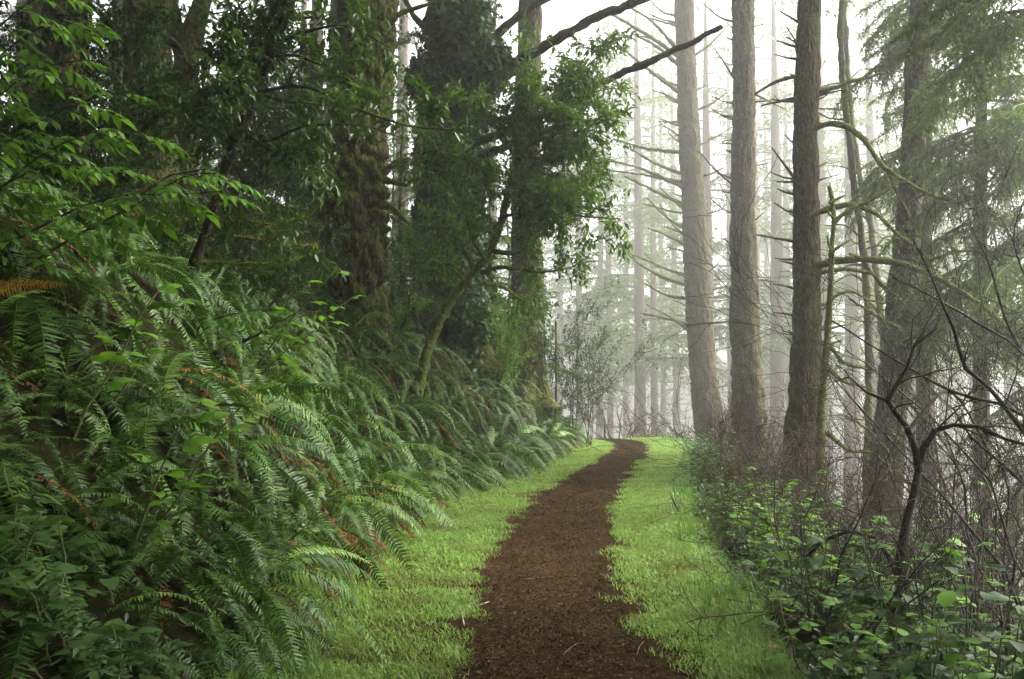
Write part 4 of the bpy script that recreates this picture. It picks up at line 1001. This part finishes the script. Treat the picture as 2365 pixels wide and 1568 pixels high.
darkarm(bs, [(2075,1330),(2020,1240),(1960,1225),(1900,1250),(1850,1300)], 7.4, .024, .010, 1006, .3, 6, .35)
b = base(2500, 7.0); bs2 = thing('crooked_shrub', b, 'dark leafless shrub reaching long thin branches across from outside the right edge of the slope', 'shrub')
bs2['label'] = 'dark leafless shrub with long thin branches sweeping across before the spruces'
for k, (pts, r0) in enumerate([([(2500,1250),(2420,1080),(2364,1000),(2320,940),(2280,890),(2230,850),(2200,760),(2150,640),(2110,560)], .026), ([(2500,1250),(2440,1120),(2364,960),(2300,930),(2200,905),(2100,850),(2000,790),(1920,740)], .020), ([(2500,1250),(2460,1050),(2400,880),(2330,760),(2280,600),(2240,520)], .020), ([(2500,1250),(2420,980),(2364,820),(2280,760),(2180,700),(2060,640)], .016), ([(2500,1250),(2400,1180),(2364,1120),(2300,1060),(2240,1010),(2200,940)], .018), ([(2500,1250),(2470,1000),(2390,700),(2340,560),(2364,460)], .016)]):
    darkarm(bs2, pts, 7.0, r0, .005, 1020 + k, .4 * (k % 3) - .2, 9, .45)
# slim dark stems nearer the path
for k, (px, d, h, ln) in enumerate([(1815,8.6,1.2,(.1,0,0)),(1845,8.2,1.2,(.1,0,0)),(1900,6.6,1.3,(.15,0,0)),(1960,6.4,1.0,(-.1,0,0)),(2150,6.2,1.2,(.1,0,0)),(2260,6.0,1.1,(.25,0,0)),(1990,8.6,1.4,(.2,0,0)),(2330,8.5,1.5,(.1,0,0)),(2200,9.5,1.5,(-.2,0,0)),(2230,12,1.9,(.2,0,0))]):
    b = base(px, d); bare_shrub(b[0], b[1], h, 3, 'dark thin-stemmed leafless bush among the broad-leaved plants', 1100 + k, 'twig', 'dark leafless bushes on the slope', 2, 'bare_shrub', ln, .011)
for k, (px, d, h, lab) in enumerate([(2240,9.0,3.3,'tall dark leafless tangle behind the thick forked stem'),(2140,10.5,3.0,'dark leafless tangle between the forked stem and the leaning conifer'),(2350,10,3.5,'tall dark leafless tangle before the sparse spruce'),(2300,8.0,3.0,'tall dark twiggy bush among the long sweeping branches'),(2190,8.6,2.8,'dark twiggy bush close behind the forked stem'),(2370,7.6,3.0,'tall dark twiggy bush at the root of the long sweeping branches')]):
    b = base(px, d); bare_shrub(b[0], b[1], h, 5, lab, 1160 + k, 'twig', None, 2, 'bare_shrub', (.15, 0, .5), .016, .6, (6, 10))
# tangle of brown twigs before the trunks
for k, (px, d, h) in enumerate([(1640,24,1.6),(1690,20,1.6),(1730,17,1.6),(1770,16,1.5),(1810,15,1.6),(1850,14.5,1.7),(1900,14,1.8),(1950,13.5,2.0),(2000,14,2.0),(2060,13.5,2.0),(2120,13,2.0),(2180,13.5,2.1),(1780,12,1.3),(1860,11.5,1.4),(1940,11,1.5),(2020,11,1.6),(1700,14,1.3),(1740,12.5,1.2),(1660,16,1.4),(2250,12,1.8),(2330,12,1.9)]):
    b = base(px, d); bare_shrub(b[0] + .1, b[1], h, 4, 'tangled brown leafless thicket at the feet of the tall trunks', 1200 + k, 'brown', 'brown thickets below the trunks', 2, 'thicket', (0, 0, 0), .012, .85, (6, 10))

# ------------------------------------------------------------------ broad-leaved plants
def leaf_mesh(name, mat, L, Wd, seed, lobes=0, droop=.35, serr=.06):
    g = np.random.default_rng(seed); n = 7; s = np.linspace(0, 1, n)
    w = Wd * .5 * np.sin(np.pi * np.clip(s ** .72, 0, 1)) ** .8; w[0] = .004; w[-1] = 0.002
    w[1:-1] *= 1 + serr * g.normal(size=n - 2)
    el = .25 - droop * 2 * s; st = L / (n - 1)
    x = np.cumsum(np.cos(el)) * st; z = np.cumsum(np.sin(el)) * st; x -= x[0]; z -= z[0]
    x += L * .06
    fold = .28
    v = np.vstack([np.stack([x, 0 * x, z], -1), np.stack([x + L * .02, w, z + w * fold * (1 - s)], -1), np.stack([x + L * .02, -w, z + w * fold * (1 - s)], -1)])
    i = np.arange(n - 1)[:, None]
    q = np.vstack([i + [0, 1, n + 1, n] - 0, i * 1 + [n * 2, n * 2 + 1, 1, 0]]) if True else None
    q = np.vstack([np.hstack([i, i + 1, i + 1 + n, i + n]), np.hstack([i + 2 * n, i + 1 + 2 * n, i + 1, i])])
    return v, q
def compound(name, mat, kind, seed):
    """a whole leaf: 'tri' three leaflets, 'pin' five to seven leaflets, 'one' a single broad blade"""
    g = np.random.default_rng(seed); mb = MB()
    def put(L, Wd, az, at, tilt=0.0, droop=.3):
        v, q = leaf_mesh('', None, L, Wd, int(g.integers(1e6)), 0, droop)
        c, s = math.cos(az), math.sin(az); a, b_ = math.cos(tilt), math.sin(tilt)
        v = v @ np.array([[1, 0, 0], [0, a, -b_], [0, b_, a]]).T
        v = v @ np.array([[c, -s, 0], [s, c, 0], [0, 0, 1]]).T + at; mb.add(v, q)
    if kind == 'one': tube(mb, [[0, 0, 0], [.25, 0, .08], [.5, 0, .10]], [.008, .007, .006], 4); put(.75, .46, 0, [.48, 0, .10], 0, .35)
    elif kind == 'tri':
        tube(mb, [[0, 0, 0], [.2, 0, .10], [.42, 0, .14]], [.008, .007, .006], 4)
        put(.58, .36, 0, [.42, 0, .14], .1); put(.46, .30, 1.15, [.42, 0, .14], -.2); put(.46, .30, -1.15, [.42, 0, .14], .2)
    else:
        tube(mb, [[0, 0, 0], [.35, 0, .1], [.75, 0, .08]], [.008, .007, .005], 4)
        put(.42, .17, 0, [.74, 0, .08], 0, .35)
        for t in (.25, .45, .65):
            for sg in (-1, 1): put(.38 * (1 + .2 * g.normal() * .5), .145, sg * (1.0 - .3 * t), [t, 0, .1 * min(1, t * 2)], -.25 * sg, .45)
    return mb.mesh('leaf', mat, smooth=False)
M['fresh'] = leafmat('fresh_leaf', [(0, (.045, .115, .010)), (.6, (.09, .205, .02)), (1, (.15, .29, .035))], .5, .3, .35, tcol=1.5)
LV = {'broad': [compound('leaf', M['broad'], k_, 60 + i_) for i_, k_ in enumerate(['tri', 'one', 'tri', 'one'])] + [compound('leaf', M['fresh'], 'one', 66), compound('leaf', M['fresh'], 'tri', 67)],
      'bright': [compound('leaf', M['bright'], k_, 70 + i_) for i_, k_ in enumerate(['pin', 'pin', 'pin'])],
      'soft': [compound('leaf', M['soft'], 'tri', 90), compound('leaf', M['soft'], 'one', 91), compound('leaf', M['soft'], 'tri', 92)],
      'tri': [compound('leaf', M['broad'], 'tri', 80), compound('leaf', M['fresh'], 'tri', 81), compound('leaf', M['fresh'], 'tri', 82)]}

def plant(x, y, h, nst, nlf, size, kind, lab, seed, group=None, lean=(0, 0, 0), name='leafy_plant', spread=.35):
    g = np.random.default_rng(seed); z = gz(x, y); b = np.array([x, y, z]); t = thing(name, b - [0, 0, .01], lab, 'plant', group)
    for k in range(nst):
        hh = h * (.7 + .5 * g.random()); dv = np.array([g.normal() * spread, g.normal() * spread, 1]) + lean
        dv /= np.linalg.norm(dv); o = b + [g.normal() * .06, g.normal() * .06, -.03]
        q = np.stack([o + dv * hh * s + np.array([lean[0], lean[1], -.05]) * hh * .25 * s * s + g.normal(size=3) * .012 for s in np.linspace(0, 1, 6)])
        mb = MB(); tube(mb, q, np.linspace(.006, .003, 6) * (1 + h * .5), 5, .05, k); st = mb.build('stem', M['stem'], t, smooth=True)
        for j in range(nlf):
            s = .25 + .75 * (j + .5 * g.random()) / nlf; i0 = min(int(s * 5), 4); p = q[i0] + (q[i0 + 1] - q[i0]) * (s * 5 - i0)
            az = j * 2.4 + g.random() * .8
            link('leaf', LV[kind][g.integers(len(LV[kind]))], t, tuple(p - b + [0, 0, .01]), (g.normal() * .2, -.15 + g.normal() * .22 + .5 * (s < .5) * .3, az), size * (.7 + .55 * g.random()) * (1.15 - .35 * s))
    return t
# bottom right: a bed of broad leaves
rg = random.Random(77); k = 0
for px, d, h, sz in [(1900,5.6,.5,.17),(1980,5.3,.55,.18),(2060,5.2,.6,.19),(2140,5.0,.65,.20),(2220,5.0,.7,.21),(2300,5.2,.75,.21),(2360,5.6,.8,.21),(1870,6.8,.7,.17),(1960,6.6,.75,.18),(2040,6.4,.8,.19),(2130,6.2,.9,.20),(2210,6.4,.95,.20),(2290,6.6,1.0,.2),(2360,6.4,1.0,.2),(2180,7.4,1.2,.2),(2080,7.8,1.1,.2),(2260,7.8,1.2,.2),(1990,8.0,.95,.18),(1920,8.4,.9,.17),(2150,5.6,.5,.17),(2250,5.8,.6,.17),(2050,5.7,.5,.16)]:
    b = base(px, d); plant(b[0], b[1], h, 4, 9, sz * 1.1, 'broad', 'broad-leaved green plant in the dense bed on the slope below the path', 1300 + k, 'broad-leaved plants on the slope'); k += 1
for px, d, h, sz in [(1700,11,.75,.15),(1730,10.2,.8,.15),(1760,10.8,.85,.15),(1680,12.5,.7,.15),(1720,13,.8,.15),(1790,9.6,.85,.15),(1820,9.0,.85,.15),(1690,14.5,.8,.15),(1750,14,.9,.15),(1640,17,.7,.17),(1660,19,.8,.17),(1790,11.5,1.0,.17),(1850,11,1.0,.18),(1900,10.5,1.0,.18),(1830,13,1.1,.18),(1880,13.5,1.1,.18),(1760,16,1.0,.18),(1800,18,1.1,.18),(1700,20,1.0,.18),(1660,23,.9,.18),(1950,10,1.0,.18),(2010,10.5,1.1,.18),(1940,12.5,1.1,.18),(2080,10,1.1,.18),(1620,24,.8,.18),(1640,20,.8,.17)]:
    b = base(px, d); plant(b[0], b[1], h, 4, 9, sz, 'tri', 'fresh green leafy plant growing below the tall trunks beside the grass', 1400 + k, 'leafy plants beside the grass'); k += 1
# right: fresh leaves in front of the bright gap
for px, d, h, sz in [(2230,9.5,1.6,.18),(2310,9.0,1.7,.18),(2290,11,2.0,.18),(2350,12,2.2,.18),(2200,11,1.7,.17)]:
    b = base(px, d); plant(b[0], b[1], h, 3, 9, sz, 'tri', 'tall fresh green plant before the bright gap, behind the crooked shrub', 1500 + k, 'tall plants before the gap'); k += 1
# bottom left: pale leafy plants
for px, d, h, sz in [(120,4.5,.42,.22),(210,4.4,.40,.22),(40,4.4,.42,.22),(300,4.6,.30,.2),(150,4.9,.5,.2),(60,5.1,.5,.2),(380,4.9,.25,.16),(250,5.2,.4,.18),(10,4.7,.45,.2)]:
    b = base(px, d); plant(b[0], b[1], h, 2, 8, sz, 'soft', 'soft pale green plant with big leaves at the foot of the bank', 1600 + k, 'big-leaved plants at the bank foot'); k += 1
# arching cane with big leaves amid the ferns
for px, d, h, ln, lab in [(300,5.6,1.15,(.45,0,0),'arching cane with large soft leaves leaning out of the near ferns'),(560,9.5,1.2,(.6,0,.1),'arching cane with large soft leaves below the slim leaning tree'),(230,6.5,1.2,(.3,0,0),'slanting leafy cane in the thick of the ferns under the orange frond')]:
    b = base(px, d); plant(b[0], b[1], h, 2, 9, .26 if d < 7 else .24, 'tri', lab, 1700 + k, None, ln, 'leafy_cane', .15); k += 1
# left: bright elder branches reaching in
def elder(b, arms, d, lab, seed, size=.3):
    g = np.random.default_rng(seed); t = thing('elder_shrub', b, lab, 'shrub')
    for k, a in enumerate(arms):
        o, q, rr = plimb(t, a, d, .014, .004, 'darklimb', 0, seed + k, .3 * ((k % 3) - 1), 'branch')
        m = len(q); cnt = max(6, int(m * .95))
        for j in range(cnt):
            i = int(m * .3 + (m * .7 - 1) * j / cnt); p = q[i] - np.array(t.location)
            dv = q[min(i + 1, m - 1)] - q[max(0, i - 1)]; az = math.atan2(dv[1], dv[0]) + (1 if j % 2 else -1) * (.7 + .5 * g.random()) * (1 if j < cnt - 1 else 0)
            link('leaf', LV['bright'][g.integers(3)], t, tuple(p), (g.normal() * .25, .25 + .3 * g.random(), az), size * (.75 + .6 * g.random()))
    return t
b = base(-260, 7.5)
elder(b, [[(-250,900),(-120,600),(20,420),(150,330),(260,300),(360,330)],[(-250,900),(-100,450),(60,300),(180,240),(270,215),(340,230)],[(-250,900),(-150,300),(0,130),(100,60),(180,40),(240,90)],[(-250,900),(-100,650),(100,520),(260,455),(400,450),(520,440)],[(-250,900),(-150,400),(0,220),(120,150),(220,140)],[(-250,900),(-120,550),(60,400),(200,380),(320,410)],[(-250,900),(-60,700),(150,560),(300,480),(420,410),(500,400)],[(-250,900),(-150,200),(0,60),(80,0),(160,-20)],[(300,470),(400,400),(470,390),(545,430)]], 7.3, 'bright green shrub with long pinnate leaves spreading before the mossy trunks', 1801)
elder(base(250, 10.0), [[(250,800),(420,760),(520,730),(600,715),(680,720)],[(560,790),(620,760),(680,725),(730,720)]], 9.6, 'low bright green pinnate-leaved shrub amid the ferns before the furrowed trunk', 1830, .26)

# ------------------------------------------------------------------ small things on the ground
def gp(px, py, up=.012):
    x, y = G(px, py); return np.array([x, y, gz(x, y) + up])
def stick(name, pts, r, lab, mat='stick', seed=0, up=.014):
    q = [gp(a, b, up + r) for a, b in pts]; t = q[0]
    qq = resample(q, .02); mb = MB(); tube(mb, qq, np.linspace(r, r * .6, len(qq)), 7, .15, seed)
    o = mb.build(name, M[mat], None, origin=tuple(t), smooth=True); return tag(o, lab, 'stick')
stick('fallen_stick', [(1072,1452),(1068,1430),(1070,1418),(1088,1409),(1110,1402),(1130,1395)], .006, 'pale bent dead stick lying across the left edge of the path', seed=1)
stick('fallen_stick', [(1300,1518),(1320,1500),(1338,1490)], .004, 'short thin tan twig lying on the brown path', 'wood', 2)
stick('fallen_stick', [(1420,1405),(1450,1410),(1490,1416)], .005, 'dark thin straight stick lying flat near the right side of the path', 'twig', 3)
stick('fallen_stick', [(1470,1520),(1476,1500),(1486,1488)], .004, 'short upright-lying pale twig beside the right grass edge', 'wood', 4)
stick('fallen_stick', [(1210,1340),(1260,1336),(1330,1338)], .005, 'long faded stick pressed into the mulch across the middle of the path', 'wood', 5, .006)
def chunk(px, py, L, r, lab, mat, seed, az, name='wood_chunk', cat='wood', tilt=0.0, up=.0):
    g = np.random.default_rng(seed); p = gp(px, py, r * .7 + up); t = np.linspace(0, 1, 9)
    dv = np.array([math.cos(az) * math.cos(tilt), math.sin(az) * math.cos(tilt), math.sin(tilt)])
    q = p + dv * ((t - .5) * L)[:, None] + g.normal(size=(9, 3)) * r * .12
    mb = MB(); tube(mb, q, r * (1 + .25 * g.normal(size=9)) * np.array([.45, .8, 1, 1.05, 1, .95, .85, .6, .25]), 9, .28, seed)
    return tag(mb.build(name, M[mat], None, origin=tuple(p)), lab, cat)
chunk(1790, 1520, .34, .035, 'splintered tan piece of wood at the ragged edge of the right verge', 'wood', 1, -.9)
chunk(1850, 1545, .5, .03, 'grey rotten branch piece lying beside the splintered wood', 'limb', 2, -.4)
chunk(1560, 1190, .4, .012, 'dark bent twig standing in the right-hand grass', 'twig', 3, 1.9, 'fallen_twig', 'stick', .7, .12)
lg = P(842, 1316, 8.3); lg[2] = gz(lg[0], lg[1]) + .05
up_ = lg + np.array([-.55, .35, 0]); up_[2] = gz(up_[0], up_[1]) + .10
o_ = thing('rotten_log', lg, 'rusty rotten log poking out of the ferns onto the grass edge', 'log')
limb(o_, [up_, (up_ + lg) / 2 + [0, 0, .06], lg + [.03, -.02, .02]], .045, .035, 'rot', 'log', 9, 6, 880, .05)
limb(o_, [lg - [0.02, 0, .15], lg + [0, 0, .0], lg + [.02, 0, .13]], .055, .045, 'rot', 'stub', 9, 0, 881, .05)
p = gp(1603, 1336, .05); mb = MB(); g = np.random.default_rng(3)
leaves(mb, np.repeat(p[None], 5, 0), np.stack([np.cos(np.arange(5) * 1.26), np.sin(np.arange(5) * 1.26), np.full(5, .35)], -1), np.repeat([[0, 0, 1.]], 5, 0), .03, .022)
tube(mb, [p - [0, 0, .06], p], [.002, .002], 4)
tag(mb.build('white_flower', leafmat('petal', [(0, (.75, .75, .72)), (1, (.8, .8, .78))], .5, .3, .2, tcol=1.0), None, origin=tuple(p)), 'tiny white flower in the grass right of the path', 'flower')

# ------------------------------------------------------------------ haze
mb = MB(); lo, hi = (-125, -45, -24), (125, 250, 84)
v = np.array([[x, y, z] for x in (lo[0], hi[0]) for y in (lo[1], hi[1]) for z in (lo[2], hi[2])], float)
mb.add(v, [[0, 1, 3, 2], [4, 6, 7, 5], [0, 4, 5, 1], [2, 3, 7, 6], [0, 2, 6, 4], [1, 5, 7, 3]])
hm, nt, N, L = newmat('haze'); pv = N('ShaderNodeVolumePrincipled'); ho = N('ShaderNodeOutputMaterial')
pv.inputs['Color'].default_value = (.955, .945, .905, 1); pv.inputs['Density'].default_value = HAZE_DENSITY; pv.inputs['Anisotropy'].default_value = .8
L(pv.outputs[0], ho.inputs['Volume'])
tag(mb.build('haze', hm), 'pale fog filling the forest', 'fog', kind='stuff')
tris = sum(len(m.loops) - 2 * len(m.polygons) for m in bpy.data.meshes); print('TRIS', tris, 'objects', len(bpy.data.objects), 'fronds', NF)
